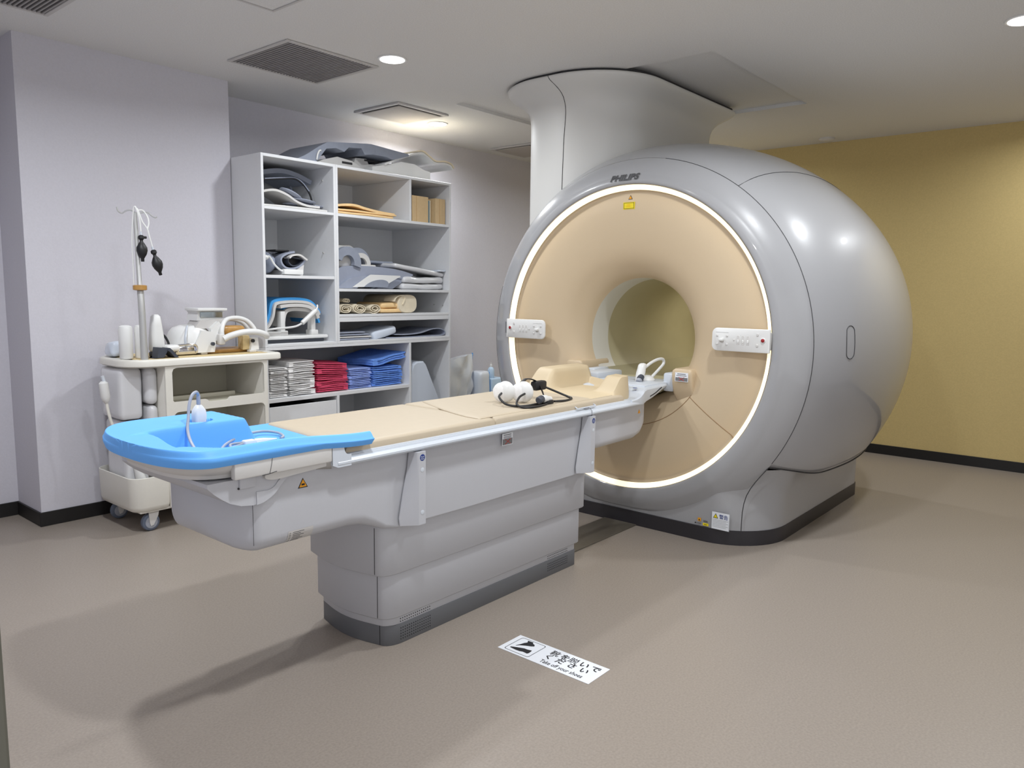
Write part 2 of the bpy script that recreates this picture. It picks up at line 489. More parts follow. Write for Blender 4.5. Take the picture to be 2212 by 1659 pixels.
for nm, P in (('foot_mark', foot), ('shoe_mark', shoe)):
    mesh(nm, [(x, y, zt) for x, y in P], [tuple(range(len(P)))], M['ink'], t, smooth=0)

# ------------------------------------------------------------ scanner
YC, ZC = 2.33, 1.0604
def RB(x):
    return 1.2214 * max(1 - abs((x - 4.742) / 1.002) ** 1.8226, 1e-6) ** (1 / 10.287)
_xs = [3.7405 + i * .0005 for i in range(1400)]
_rs = [RB(x) for x in _xs]
def XB(r):
    """front x of the body where its radius is r"""
    lo = 0
    for i, q in enumerate(_rs):
        if q >= r: return _xs[i]
    return _xs[-1]
scan = thing('mri_scanner', 'large glossy silver scanner with a glowing round front and cream bore', 'scanner', (4.65, YC, 0))
SEG = 160
def revolve(profile, zmin=None, a0=0, a1=2 * PI, seg=SEG):
    """profile (x, r)"""
    rings = []
    closed = abs(a1 - a0 - 2 * PI) < 1e-6
    for x, r in profile:
        ring = []
        for i in range(seg if closed else seg + 1):
            a = a0 + (a1 - a0) * i / seg
            y = YC + r * math.cos(a); z = ZC + r * math.sin(a)
            if zmin is not None:
                zm = zmin(x) if callable(zmin) else zmin
                if z < zm: z = zm - 0.02 * min(1, (zm - z) * 4)
            ring.append((x, y, z))
        rings.append(ring)
    return loft(rings, cap=(False, False), closed=closed)
ZR = 1.087 - ZC       # the light ring sits a little higher than the body
def revolve2(profile, **k):
    v, f = revolve(profile, **k)
    return [(x, y, z + ZR) for x, y, z in v], f
prof = [(3.7725, .868), (3.766, .872), (3.7635, .880), (3.764, .900), (3.767, .925)]
x = 3.7705
while x < 3.858:
    prof.append((x, RB(x))); x += .004 if x < 3.79 else .008
prof.append((3.858, RB(3.858)))
prof = prof[:5] + [q for q in prof[5:] if q[1] > .934]
v, f = revolve(prof, zmin=0.10)
# the lip circle belongs to the ring centre: shift inner rows up
v = [(x, y, z + ZR * max(0, min(1, (.93 - math.hypot(y - YC, z - ZC)) / .06))) if z > .15 else (x, y, z) for x, y, z in v]
fcov = mesh('front_cover', v, f, M['silver'], scan, smooth=60)
prof2 = []
x = 3.8595
while x < 5.66:
    prof2.append((x, RB(x))); x += .035
prof2 += [(5.66, RB(5.66)), (5.70, RB(5.70)), (5.725, .93), (5.73, .86), (5.73, .5)]
zcut = lambda x: 0.455 - 0.085 * (lambda t: t * t * (3 - 2 * t) * .5 + (1 - (1 - t) ** 2) * .5)(max(0, min(1, (x - 3.86) / .5)))
CUT = zcut
v, f = revolve(prof2, zmin=CUT)
mesh('body_cover', v, f, M['silver'], scan, smooth=60)
# base
g = G()
bx0, bx1, bh = 3.792, 5.518, 0.857
rings = []
for k in range(30):
    z = .081 + .012 * k; o = .09 * max(0, (z - .22) / .21) ** 2
    ring = []
    base = rrect(bx0, bx1, YC - bh - o * .9, YC + bh + o * .9, (.12, .34, .34, .12), 14, z)
    # densify the straight edges
    dense = []
    for i, p in enumerate(base):
        q = base[(i + 1) % len(base)]
        L = math.dist(p, q); k = max(1, int(L / .015))
        for j in range(k): dense.append(tuple(p[c] + (q[c] - p[c]) * j / k for c in range(3)))
    for (x, y, zz) in dense:
        r = math.hypot(y - YC, zz - ZC)
        if x < 4.0:
            if r < .95: x = max(x, 3.90 - .1 * max(0, r - .90) / .05)
            else: x = max(x, 3.800)
        ring.append((x, y, zz))
    rings.append(ring)
m_ = min(len(r) for r in rings)
def resample(ring, n):
    P = ring + [ring[0]]; D = [0]
    for i in range(1, len(P)): D.append(D[-1] + math.dist(P[i], P[i - 1]))
    out = []; j = 0
    for k in range(n):
        d = D[-1] * k / n
        while D[j + 1] < d: j += 1
        t = (d - D[j]) / max(D[j + 1] - D[j], 1e-9)
        out.append(tuple(P[j][c] + (P[j + 1][c] - P[j][c]) * t for c in range(3)))
    return out
# equal counts come from equal z-layers, so only resample when they differ
if len(set(len(r) for r in rings)) > 1:
    rings = [resample(r, 240) for r in rings]
v, f = loft(rings, cap=(False, False))
mesh('base_cover', v, f, M['silver'], scan, smooth=50)
g = G()
g.add(*loft([rrect(bx0 - .004, bx1 + .004, YC - bh - .004, YC + bh + .004, (.12, .34, .34, .12), 14, z) for z in (0.0, 0.075, 0.081)], cap=(False, True)))
g.make('plinth', M['plinth'], scan)
# light ring
v, f = revolve2([(3.7715, .866), (3.796, .8385)])
mesh('light_ring', v, f, M['glow'], scan, smooth=60)
# cream face and flared bore entrance
cp = [(3.800, .8385), (3.809, .833), (3.8115, .82), (3.808, .79), (3.803, .75), (3.8005, .70), (3.802, .64), (3.808, .58), (3.819, .52), (3.835, .472), (3.858, .43), (3.886, .398), (3.925, .370), (3.97, .352)]
v, f = revolve2([(p[0], p[1]) for p in [(a, b) for a, b in curve2(cp, 3)]])
mesh('face_panel', v, f, M['cream'], scan, smooth=60)
v, f = revolve2([(3.97, .352), (4.0, .350), (4.148, .350)])
mesh('bore_rim', v, f, M['bore'], scan, smooth=60)
v, f = revolve2([(4.150, .352), (4.7, .352), (5.45, .350), (5.55, .37), (5.64, .42), (5.70, .5), (5.73, .6)])
mesh('bore_tube', v, f, M['borein'], scan, smooth=60)
Lb = bpy.data.lights.new('bore_fill', 'AREA'); Lb.shape = 'RECTANGLE'; Lb.size = .5; Lb.size_y = .06; Lb.energy = 3.0; Lb.color = (1, .95, .82)  # added fill lamp that brightens the inside of the bore
lb = bpy.data.objects.new('bore_fill', Lb); COL.objects.link(lb); lb.location = (5.1, YC, 1.425)
# table guide inside the bore
g = G(); P = []
for x in (3.93, 5.5):
    ring = [(x, YC - .285, ZC + ZR - .20)]
    for i in range(9):
        a = math.radians(215 + 110 * i / 8); ring.append((x, YC + .349 * math.cos(a), ZC + ZR + .349 * math.sin(a)))
    ring.append((x, YC + .285, ZC + ZR - .20)); ring.append((x, YC + .2, ZC + ZR - .245)); ring.append((x, YC - .2, ZC + ZR - .245))
    P.append(ring)
mesh('bore_floor', *loft(P), M['borein'], scan)
# cream curbs either side of the table slot
for s in (-1, 1):
    ya, yb = sorted((YC + s * .30, YC + s * .425))
    rings = []
    for z, dx, i0 in ((0.66, 0.06, .04), (0.74, .03, .015), (0.80, .004, 0), (0.85, -.014, 0), (0.90, -.022, 0), (0.925, -.022, .003), (0.937, -.014, .014)):
        rings.append(rrect(3.815 + dx, 4.10, ya + i0, yb - i0, .014, 4, z))
    mesh('curb', *loft(rings), M['cream'], scan)
# access panel outline in the lower face (raised arc and rays)
def onface(y, z, d=.0015):
    r = math.hypot(y - YC, z - ZC - ZR)
    q = curve2(cp, 3); xx = 3.80
    for a, b in zip(q, q[1:]):
        if b[1] <= r <= a[1]:
            t = (r - a[1]) / (b[1] - a[1]); xx = a[0] + (b[0] - a[0]) * t; break
    return (xx - d, y, z)
arc = []
for i in range(25):
    a = math.radians(215 + 110 * i / 24); arc.append(onface(YC + .505 * math.cos(a), ZC + ZR + .505 * math.sin(a), 0))
g = G(); g.add(*tube(arc, .0022, 5, 1, False))
for s in (-1, 1):
    P = [onface(YC + s * (.405 + .275 * t), ZC + ZR - .305 - .19 * t, 0) for t in [i / 12 for i in range(13)]]
    g.add(*tube(P, .0022, 5, 1, False))
g.make('face_seam', M['seamc'], scan)
# dark joints between the covers
def bp(x, deg, d=0.0):
    a = math.radians(deg); r = RB(x) + d
    return (x, YC + r * math.cos(a), max(ZC + r * math.sin(a), .1))
def seam(nm, pts, r=.0028): mesh(nm, *tube(pts, r, 6, 2, True), M['seam'], scan)
seam('cover_joint', [bp(3.858, d) for d in range(100, 217, 3)], .0019)
seam('cover_joint', [bp(3.858, d) for d in range(-36, 20, 3)], .0019)
seam('cover_joint', [bp(3.859 + (x / 20) * 1.6, 125.8 + 3.5 * max(0, x / 20 - .35)) for x in range(0, 21)], .0022)
cs = []
for i in range(40):
    xx = 3.86 + i * .042; z = CUT(xx); r = RB(xx)
    cs.append((xx, YC - math.sqrt(max(r * r - (z - ZC) ** 2, 0)), z - .004))
seam('cover_joint', cs, .004)
seam('cover_joint', [(3.857, 1.478, .45), (3.838, 1.535, .37), (3.822, 1.575, .29), (3.815, 1.590, .2), (3.8145, 1.592, .085)], .0022)
# oval access cap
pts = []
for i in range(33):
    a = 2 * PI * i / 32
    dz = .085 * math.sin(a); dx = .036 * math.cos(a)
    dz = max(-.05, min(.05, dz * 1.6)) + (.035 * math.sin(a)); xx = 4.095 + dx
    z = 1.113 + dz; r = RB(xx) + .0005
    pts.append((xx, YC - math.sqrt(r * r - (z - ZC) ** 2), z))
mesh('access_cap_joint', *tube(pts, .002, 5, 1, False), M['seam'], scan)
# maker lettering on the cover
from mathutils.bvhtree import BVHTree
fbvh = BVHTree.FromPolygons([q.co + Vector((4.65, YC, 0)) for q in fcov.data.vertices], [tuple(q.vertices) for q in fcov.data.polygons])
def onfront(v):
    h = fbvh.ray_cast(Vector((3.5, v.y, v.z)), Vector((1, 0, 0)))
    return Vector(((h[0].x if h[0] else 3.765) - .0042, v.y, v.z))
text('lettering', 'PHILIPS', 0.047, M['inkg'], scan, frameM((3.7, 2.447, 1.977), (0, -1, 0.018), (0, 0, 1)), bold=.0022, shear=.12, sx=1.22, project=onfront)
# yellow label with laser triangle
def quadf(nm, y0, y1, z0, z1, x, m, parent=scan, th=.001):
    return mesh(nm, *box(x - th, x, y0, y1, z0, z1), M[m], parent, smooth=0)
fx = 3.8015
q = quadf('laser_label', 2.302, 2.377, 1.821, 1.861, fx + .002, 'yel', th=.003)
for b in ((2.306, 2.373, 1.8245, 1.8265), (2.306, 2.373, 1.8555, 1.8575), (2.306, 2.308, 1.8245, 1.8575), (2.371, 2.373, 1.8245, 1.8575)):
    quadf('label_border', *b, fx - .0012, 'ink', th=.0004)
for k in range(3): quadf('label_print', 2.33, 2.36 - .004 * k, 1.834 + .006 * k, 1.8355 + .006 * k, fx - .0012, 'ora', th=.0004)
def tri(nm, c, s, m, axis='x', parent=scan, d=.0):
    a, z = c[1 if axis == 'x' else 0], c[2]
    P = [(a - s * .55, z - s * .45), (a + s * .55, z - s * .45), (a, z + s * .5)]
    if axis == 'x': return mesh(nm, *prism(P, 'x', c[0] - .0008 - d, c[0] - d), M[m], parent, smooth=0)
    return mesh(nm, *prism(P, 'y', c[1] - .0008 - d, c[1] - d), M[m], parent, smooth=0)
tri('warning_triangle', (3.8085, 2.335, 1.8875), .026, 'ink')
tri('warning_triangle', (3.8085, 2.335, 1.8870), .018, 'ora', d=.001)
# warning sheet and small stickers on the base
quadf('warning_sheet', 1.649, 1.751, .0835, .180, 3.792, 'sign')
for b in ((1.6495, 1.7505, .1795, .1803), (1.6495, 1.7505, .0835, .0843), (1.6495, 1.6503, .0835, .18), (1.7497, 1.7505, .0835, .18)): quadf('sheet_border', *b, 3.7908, 'inkg', th=.0003)
tri('warning_triangle', (3.7908, 1.728, .157), .027, 'ink'); tri('warning_triangle', (3.7908, 1.728, .1565), .019, 'yel', d=.001)
text('lettering', '警告', 0.026, M['navy'], scan, frameM((3.790, 1.708, .147), (0, -1, 0), (0, 0, 1)), bold=.0001)
for k in range(6):
    quadf('print_line', 1.655 + (.012 if k % 2 else 0.0), 1.745, .136 - .0078 * k, .1372 - .0078 * k, 3.7908, 'inkg', th=.0003)
quadf('caution_sticker', 1.813, 1.832, .108, .127, 3.792, 'ora'); tri('warning_triangle', (3.7908, 1.8225, .117), .010, 'ink')
o = quadf('caution_sticker', 1.768, 1.801, .089, .103, 3.792, 'yel')
for b in ((1.772, 1.798, .110, .1125), (1.774, 1.799, .1145, .117), (1.81, 1.85, .095, .0968), (1.776, 1.794, .094, .0965)): quadf('print_line', *b, 3.7908, 'ink', th=.0003)
mesh('print_dot', *cyl((3.7905, 1.846, .096), (1, 0, 0), .0035, .001, 12), M['ink'], scan)
# control panels left and right of the bore
def panel(s):
    """s=+1: far (left in the picture), -1: near (right)"""
    yo, yi = YC + s * .866, YC + s * .555
    y0, y1 = sorted((yo, yi)); x0, x1 = 3.745, 3.756
    rr = (.002, .03, .03, .002) if s < 0 else (.03, .002, .002, .03)
    # rounded on the inner end: build in (y,z)
    P = rrect(y0, y1, 1.056, 1.176, (.004, .03, .03, .004) if s > 0 else (.03, .004, .004, .03), 6)
    P = [(p[0], p[1]) for p in P]
    g = G(); n = len(P)
    ins = lambda k, xx: [(xx, YC + s * .71 + (p[0] - YC - s * .71) * k, 1.116 + (p[1] - 1.116) * k) for p in P]
    g.add(*loft([ins(.955, x0), ins(.99, x0 + .002), ins(1, x0 + .005), ins(1, x1)]))
    pn = g.make('control_panel', M['white'], scan)
    mesh('panel_bracket', *bbox(x1, 3.80, yo - .05 if s > 0 else yo, yo if s > 0 else yo + .05, 1.07, 1.16, .004), M['white2'], pn)
    xf = x0 - .0002
    # red stop button nearest the rim
    yb = YC + s * .832
    mesh('button_rim', *lathe([(.013, .004), (.013, -.003), (.010, -.004)], (xf, yb, 1.120), (1, 0, 0), 20), M['white'], pn)
    mesh('stop_button', *lathe([(.0095, .003), (.0095, -.006), (.007, -.008)], (xf, yb, 1.120), (1, 0, 0), 20), M['red'], pn)
    for dz in (-.027, .027):
        mesh('button', *bbox(xf - .003, xf + .003, yb - s * .030 - .006, yb - s * .030 + .006, 1.120 + dz - .007, 1.120 + dz + .007, .002, 1), M['white2'], pn)
    for k, yy in enumerate((.752, .726, .700)):
        y = YC + s * yy
        mesh('slot', *bbox(xf - .0012, xf + .002, y - .008, y + .008, 1.092, 1.14, .003, 1), M['white2'], pn)
        mesh('button', *bbox(xf - .004, xf + .002, y - .004, y + .004, 1.10, 1.118, .002, 1), M['white'], pn)
    mesh('button', *bbox(xf - .003, xf + .002, YC + s * .678 - .004, YC + s * .678 + .004, 1.111, 1.121, .002, 1), M['white2'], pn)
    for a in (-1, 1):
        for b in (-1, 1):
            y = YC + s * .612 + a * .027; z = 1.113 + b * .022
            mesh('button', *bbox(xf - .003, xf + .002, y - .006, y + .006, z - .005, z + .005, .002, 1), M['white2'], pn)
    yj = YC + s * .612
    mesh('joystick', *bbox(xf - .020, xf + .002, yj - .013, yj + .013, 1.108, 1.122, .004), M['white'], pn)
    mesh('joystick_base', *lathe([(.014, .002), (.012, -.003), (.008, -.006)], (xf, yj, 1.112), (1, 0, 0), 16), M['white2'], pn)
    mesh('engraved_line', *box(xf - .0004, xf + .001, min(yj - .035, yj + .035), yj + .035, 1.152, 1.1528), M['inkg'], pn, smooth=0)
panel(1); panel(-1)
mesh('side_print', *box(3.7628, 3.7635, YC + .880, YC + .890, 1.083, 1.155), M['inkg'], scan, smooth=0)
# no-hand label on the near curb
xl = 3.7915
quadf('curb_label', 1.925, 2.004, .868, .918, xl + .001, 'sign', th=.0016)
g = G()
g.add(*box(xl - .0012, xl - .0008, 1.928, 2.001, .871, .891)); g.make('label_picture', M['inkg'], scan, smooth=0)
for b in ((1.94, 1.99, .9085, .9115), (1.935, 1.996, .900, .9025)): quadf('print_line', *b, xl - .0008, 'ink', th=.0004)
g = G()
for s in (-1, 1):
    g.add(*tube([(xl - .0014, 1.9645 - s * .016, .873), (xl - .0014, 1.9645 + s * .016, .893)], .0014, 4, 1, False))
g.make('red_cross', M['inkred'], scan)

# column to the ceiling: base on the ring of the body, flared collar under the ceiling
cx0, cx1, cy0, cy1 = 3.815, 5.45, 2.435, 3.52
def colring(ins, z, low=False):
    P = rrect(cx0 + ins, cx1 - ins * 1.0, cy0 + ins, cy1 - ins * .95, (.10, .46 - ins * .4, .46 - ins * .4, .10), 16, z)
    return P
rings = []
for z, ins in ((1.50, .135), (2.40, .135), (2.45, .134), (2.49, .130), (2.52, .121), (2.545, .107), (2.565, .088), (2.585, .063), (2.60, .042), (2.615, .023), (2.63, .010), (2.642, .004), (2.652, .004), (2.655, .008)):
    rings.append(colring(ins, z))
colu = thing('turret_column', 'white flared column joining the scanner top to the ceiling', 'column', (4.6, 2.9, 1.5))
mesh('column_cover', *loft(rings), M['column'], colu, smooth=60)
mesh('column_joint', *loft([colring(.02, 2.655), colring(.02, 2.672)]), M['seam'], colu)
def onring(deg_xy, ins, z):
    c = (4.45, 2.9); P = colring(ins, z); best = min(P, key=lambda p: abs(math.atan2(p[1] - c[1], p[0] - c[0]) - deg_xy)); return best
js = [(3.873, 2.76, 2.653), (3.905, 2.735, 2.60), (3.945, 2.71, 2.52), (3.968, 2.70, 2.42), (3.973, 2.7, 2.30), (3.973, 2.7, 1.9)]
# trace the panel joint down the nose of the column
def colx(y, ins):
    P = colring(ins, 0); c = [p for p in P if p[0] < 4.5]
    c.sort(key=lambda p: p[1])
    for a, b in zip(c, c[1:]):
        if a[1] <= y <= b[1]: return a[0] + (b[0] - a[0]) * (y - a[1]) / max(b[1] - a[1], 1e-9)
    return cx0 + ins
jp = []
for z, ins, y in ((2.652, .004, 2.95), (2.63, .010, 2.94), (2.60, .042, 2.92), (2.565, .088, 2.91), (2.52, .121, 2.91), (2.45, .134, 2.91), (2.30, .135, 2.92), (2.1, .135, 2.925), (1.9, .135, 2.93)):
    jp.append((colx(y, ins) - .001, y, z))
mesh('column_seam', *tube(jp, .002, 5, 4), M['seam'], colu)
jc = []
for d in range(88, 54, -3):
    # where the body meets the column
    for k in range(200):
        xx = 3.86 + k * .004; a = math.radians(d); r = RB(xx) + .002
        y = YC + r * math.cos(a)
        if xx >= colx(y, .135) - .002 or y < cy0 + .135: break
    jc.append((xx, y, ZC + r * math.sin(a)))

# ------------------------------------------------------------ patient table
tab = thing('patient_table', 'long white scanner table on a stepped pedestal with a dark grey plinth', 'patient table', (2.4, YC, 0))
def pedring(xl, xr, hw, z, bul=.03, rc=.075):
    """plan outline with a bowed left end"""
    P = []
    for i in range(8):                       # near right corner
        a = math.radians(-90 + 90 * i / 7); P.append((xr - .02 + .02 * math.cos(a), YC - hw + .02 + .02 * math.sin(a), z))
    for i in range(8):
        a = math.radians(90 * i / 7); P.append((xr - .02 + .02 * math.cos(a), YC + hw - .02 + .02 * math.sin(a), z))
    for i in range(9):                       # far left corner
        a = math.radians(90 + 80 * i / 8); P.append((xl + rc + rc * math.cos(a), YC + hw - rc * .6 + rc * .6 * math.sin(a), z))
    for i in range(1, 10):
        t = i / 10; y = YC + (hw - rc * .6) * (1 - 2 * t); P.append((xl - bul * math.sin(PI * t), y, z))
    for i in range(9):
        a = math.radians(190 + 80 * i / 8); P.append((xl + rc + rc * math.cos(a), YC - hw + rc * .6 + rc * .6 * math.sin(a), z))
    return P
def pedestal(nm, xl, xr, hw, z0, z1, m, taper=.02, lip=.006):
    R = [pedring(xl + lip, xr - lip, hw - lip, z0), pedring(xl, xr, hw, z0 + lip * 1.2)]
    R += [pedring(xl, xr, hw, z1)]
    return mesh(nm, *loft(R), m, tab, smooth=50)
pedestal('plinth', 1.808, 3.032, .218, 0.0, 0.079, M['tgrey'], .0, .001)
pedestal('base_strip', 1.806, 3.030, .216, 0.079, 0.14, M['table'], .0, .001)
pedestal('skirt_panel', 1.789, 3.047, .228, 0.112, 0.335, M['table'], .012, .004)
pedestal('skirt_panel', 1.766, 3.068, .241, 0.291, 0.52, M['table'], .012, .004)
# dark vertical joints at the near left corner
for xl, z0, z1, hw in ((1.808, 0.0, .121, .218), (1.789, .115, .290, .228), (1.766, .295, .476, .241)):
    y = YC - hw + .046
    g = G(); g.add(*box(xl - .002, xl + .006, y - .001, y + .001, z0 + .003, z1)); g.make('panel_joint', M['tgrey2'], tab, smooth=0)
# perforated vents
def perf(x0, nx, dx, zs, y, m, nm):
    g = G()
    for i in range(nx):
        for z in zs:
            g.add(*cyl((x0 + i * dx, y - .0008, z), (0, 1, 0), .0022, .001, 6))
    o = g.make(nm, m, tab, smooth=0); o['kind'] = 'stuff'
perf(1.872, 15, .0110, (.088, .099, .110), YC - .2165, M['tgrey2'], 'vent_holes')
perf(1.872, 15, .0110, (.018, .029, .040, .051, .062), YC - .2185, M['tgrey2'], 'vent_holes')
perf(2.80, 15, .0110, (.088, .099, .110), YC - .2165, M['tgrey2'], 'vent_holes')
perf(2.80, 15, .0110, (.029, .040, .051, .062), YC - .2185, M['tgrey2'], 'vent_holes')

# carriage body: lofted along x
def sect(x, hw, zb, zt, rb, n=7):
    P = [(x, YC - hw, zt), ]
    for i in range(n):
        a = math.radians(180 + 90 * i / (n - 1)); P.append((x, YC - hw + rb + rb * math.cos(a), zb + rb + rb * math.sin(a)))
    for i in range(n):
        a = math.radians(270 + 90 * i / (n - 1)); P.append((x, YC + hw - rb + rb * math.cos(a), zb + rb + rb * math.sin(a)))
    P.append((x, YC + hw, zt))
    return P
st = [(1.170, .03, .62, .70, .02), (1.174, .08, .595, .712, .03), (1.184, .13, .57, .714, .045), (1.199, .185, .552, .712, .05), (1.215, .225, .540, .706, .05), (1.230, .252, .535, .70, .05), (1.243, .264, .532, .70, .05), (1.26, .27, .530, .705, .05), (1.30, .27, .53, .715, .05), (1.34, .27, .53, .75, .05), (1.37, .27, .53, .766, .05),
      (1.60, .27, .53, .766, .05), (1.66, .270, .524, .766, .045), (1.71, .269, .508, .766, .035), (1.76, .268, .488, .766, .022), (1.82, .267, .479, .766, .010), (2.2, .267, .478, .766, .006), (2.9, .267, .478, .766, .006), (3.03, .267, .478, .766, .006), (3.068, .267, .480, .766, .010), (3.074, .268, .570, .766, .03), (3.10, .27, .573, .766, .04), (3.48, .27, .577, .766, .04), (3.54, .268, .590, .766, .045), (3.575, .262, .615, .766, .05), (3.597, .25, .66, .762, .05), (3.608, .235, .70, .755, .05)]
mesh('carriage_body', *loft([sect(*s) for s in st]), M['table'], tab, smooth=45)
# vertical joint of the nose and the inset cradle drum
mesh('panel_joint', *tube([(1.233, 2.066, z) for z in (.56, .60, .65, .695)], .0008, 5, 1, False), M['seam'], tab)
arc = [(1.080, .772), (1.098, .753), (1.122, .733), (1.15, .714), (1.185, .700), (1.225, .694), (1.262, .699), (1.295, .715), (1.318, .736), (1.338, .757), (1.35, .768), (1.35, .784), (1.080, .784)]
mesh('cradle_drum', *prism(arc, 'y', 2.048, 2.612), M['table'], tab, smooth=35)
mesh('cradle_latch', *bbox(1.178, 1.232, 2.040, 2.052, .752, .80, .004), M['table'], tab)
g = G(); g.add(*bbox(1.1745, 1.179, 2.043, 2.05, .752, .758, .001, 1)); g.make('latch_gap', M['seam'], tab)
# curved swoosh edge over the body
sw = curve2([(1.235, .694), (1.262, .699), (1.295, .716), (1.322, .742), (1.345, .760), (1.40, .770)], 4) + curve2([(1.40, .776), (1.36, .776), (1.335, .772), (1.314, .758), (1.298, .742), (1.275, .733), (1.235, .735)], 4)
mesh('swoosh_trim', *prism(sw, 'y', 2.044, 2.066), M['table'], tab, smooth=30)
# underside arm of the tray
armp = curve2([(1.262, .79), (1.262, .772), (1.30, .764), (1.38, .768), (1.46, .772), (1.50, .775)], 4) + [(1.50, .80), (1.262, .80)]
mesh('tray_arm', *prism(armp, 'y', 2.035, 2.62), M['white2'], tab, smooth=35)
# support struts
for (xa, xb, lab) in ((1.866, 1.909, 0), (2.981, 3.023, 1)):
    rings = []
    for z, wl in ((.490, .048), (.52, .052), (.62, .030), (.70, .010), (.763, .002)):
        y = 2.008
        rings.append([(xb - .004, y, z), (xb, y + .004, z), (xb, 2.056, z), (xa - wl, 2.056, z), (xa - wl, 2.052, z), (xa, y + .004, z), (xa + .004, y, z)])
    s_ = mesh('support_strut', *loft(rings), M['table'], tab, smooth=30)
    xm = (xa + xb) / 2 + .001
    mesh('badge', *cyl((xm, 2.0075, .742), (0, 1, 0), .0125, .001, 24), M['navy'], s_)
    text('lettering', 'Pinch\nPoint', .0075, M['sign'], s_, frameM((xm - .0085, 2.0066, .7425), (1, 0, 0), (0, 0, 1)), ext=.0001)
    for z in (.696, .536):
        mesh('screw_cap', *lathe([(.0085, .002), (.0085, -.0012), (.007, -.0016)], (xm, 2.0085, z), (0, 1, 0), 20), M['rail'], s_)
# table top rail profile
def railsect(x, dz=0.0, inner=.262, zt=.803, zb=.765):
    z = zt + dz; b = zb + dz * .3
    half = [(.285, b), (.304, b + .001), (.3125, b + .009), (.3125, z - .022), (.306, z - .014), (.300, z - .0125), (.2985, z - .007), (.294, z - .007), (.2925, z - .002), (.286, z), (.278, z), (.276, z - .004), (.272, z - .004), (.270, z), (inner, z)]
    return [(x, YC - a, c) for a, c in half] + [(x, YC + a, c) for a, c in half[::-1]]
xs_ = [1.52, 1.56, 1.8, 2.4, 3.0, 3.40, 3.468]
mesh('table_top', *loft([railsect(x) for x in xs_]), M['rail'], tab, smooth=30)
g = G(); g.add(*tube([(3.00, 2.0172, .764), (3.0, 2.0172, .79), (3.0, 2.03, .802)], .0011, 5, 1, False)); g.make('rail_joint', M['seam'], tab)
# raised step at the foot end
stepc = curve2([(1.498, .852), (1.530, .851), (1.541, .846), (1.545, .832), (1.549, .816), (1.558, .806), (1.575, .803)], 5) + [(1.575, .765), (1.52, .765), (1.498, .775)]
for ya, yb in ((2.019, 2.046), (2.614, 2.641)):
    mesh('foot_step', *prism(stepc, 'y', ya, yb), M['rail'], tab, smooth=30)
mesh('side_joint', *tube([(1.497, 2.0185, .777), (1.497, 2.0185, .848)], .0007, 5, 1, False), M['seam'], tab)
mesh('side_joint', *tube([(1.265, 2.0175, .79), (1.272, 2.0175, .818), (1.276, 2.0175, .845)], .0007, 5, 1, False), M['seam'], tab)
mesh('side_joint', *tube([(1.24, 2.018, .789), (1.262, 2.018, .790), (1.29, 2.018, .794)], .001, 5, 1, False), M['tgrey2'], tab)
# foot tray below the blue pad
def dplan(ins, z, x0=.985, x1=1.50, n=3.2, hw=.315):
    P = []; N = 26
    xr = .20
    for i in range(N + 1):
        t = -PI / 2 - PI * i / N                 # near -> tip -> far
        c, s = math.cos(t), math.sin(t)
        px = abs(c) ** (2 / n); py = abs(s) ** (2 / n) * (1 if s > 0 else -1)
        P.append((x0 + ins + (xr) * (1 - px), YC + (hw - ins * .9) * py, z))
    P = [(x1, YC - hw + ins * .9, z)] + P + [(x1, YC + hw - ins * .9, z)]
    return P
rings = [dplan(.05, .79), dplan(.030, .846), dplan(.016, .850), dplan(.010, .842), dplan(.018, .825), dplan(.040, .805), dplan(.075, .786), dplan(.115, .772), dplan(.16, .763)]
rings = [[(x, y, z) if x < 1.2 else (x, YC + (y - YC) / abs(y - YC) * max(abs(y - YC), .302 + .0 * x) if x > 1.45 else y, z) for x, y, z in R] for R in rings]
mesh('foot_tray', *loft(rings, closed=False), M['white2'], tab, smooth=60)
for ya, yb in ((2.0185, 2.044), (2.616, 2.6415)):
    mesh('tray_side', *bbox(1.15, 1.50, ya, yb, .788, .852, .006), M['white2'], tab)
mesh('tray_floor', *bbox(1.25, 1.62, 2.045, 2.615, .78, .797, .004), M['white2'], tab)
# raised head end
def headsect(x, hw, zb, zt):
    return [(x, YC - hw + .02, zb), (x, YC - hw + .004, zb + .004), (x, YC - hw, zb + (zt - zb) * .3), (x, YC - hw, zt - .006), (x, YC - hw + .006, zt), (x, YC + hw - .006, zt), (x, YC + hw, zt - .006), (x, YC + hw, zb + (zt - zb) * .3), (x, YC + hw - .004, zb + .004), (x, YC + hw - .02, zb)]
hs = [(3.38, .305, .766, .801), (3.42, .310, .766, .805), (3.452, .3135, .7645, .815), (3.478, .3135, .7645, .832), (3.50, .310, .768, .842), (3.54, .300, .775, .8455), (3.60, .298, .787, .847), (3.66, .296, .803, .848), (3.72, .294, .822, .849), (3.77, .290, .838, .850), (3.785, .282, .842, .849)]
mesh('head_end', *loft([headsect(*h) for h in hs]), M['rail'], tab, smooth=40)
mesh('side_slot', *tube([(3.572, 2.0315, .802), (3.63, 2.0325, .815), (3.685, 2.0345, .834), (3.70, 2.0348, .8385)], .003, 6, 4), M['ink'], tab)
mesh('head_deck', *bbox(3.58, 3.93, YC - .26, YC + .26, .835, .856, .008), M['rail'], tab)
mesh('headrest_block', *bbox(3.68, 3.95, 2.44, 2.60, .84, .888, .012), M['rail'], tab)
for k, (a, b) in enumerate(((3.62, 2.30), (3.70, 2.30), (3.78, 2.30))):
    mesh('deck_mark', *box(a, a + .003, 2.20, 2.36, .8562, .8568), M['inkg'], tab, smooth=0)
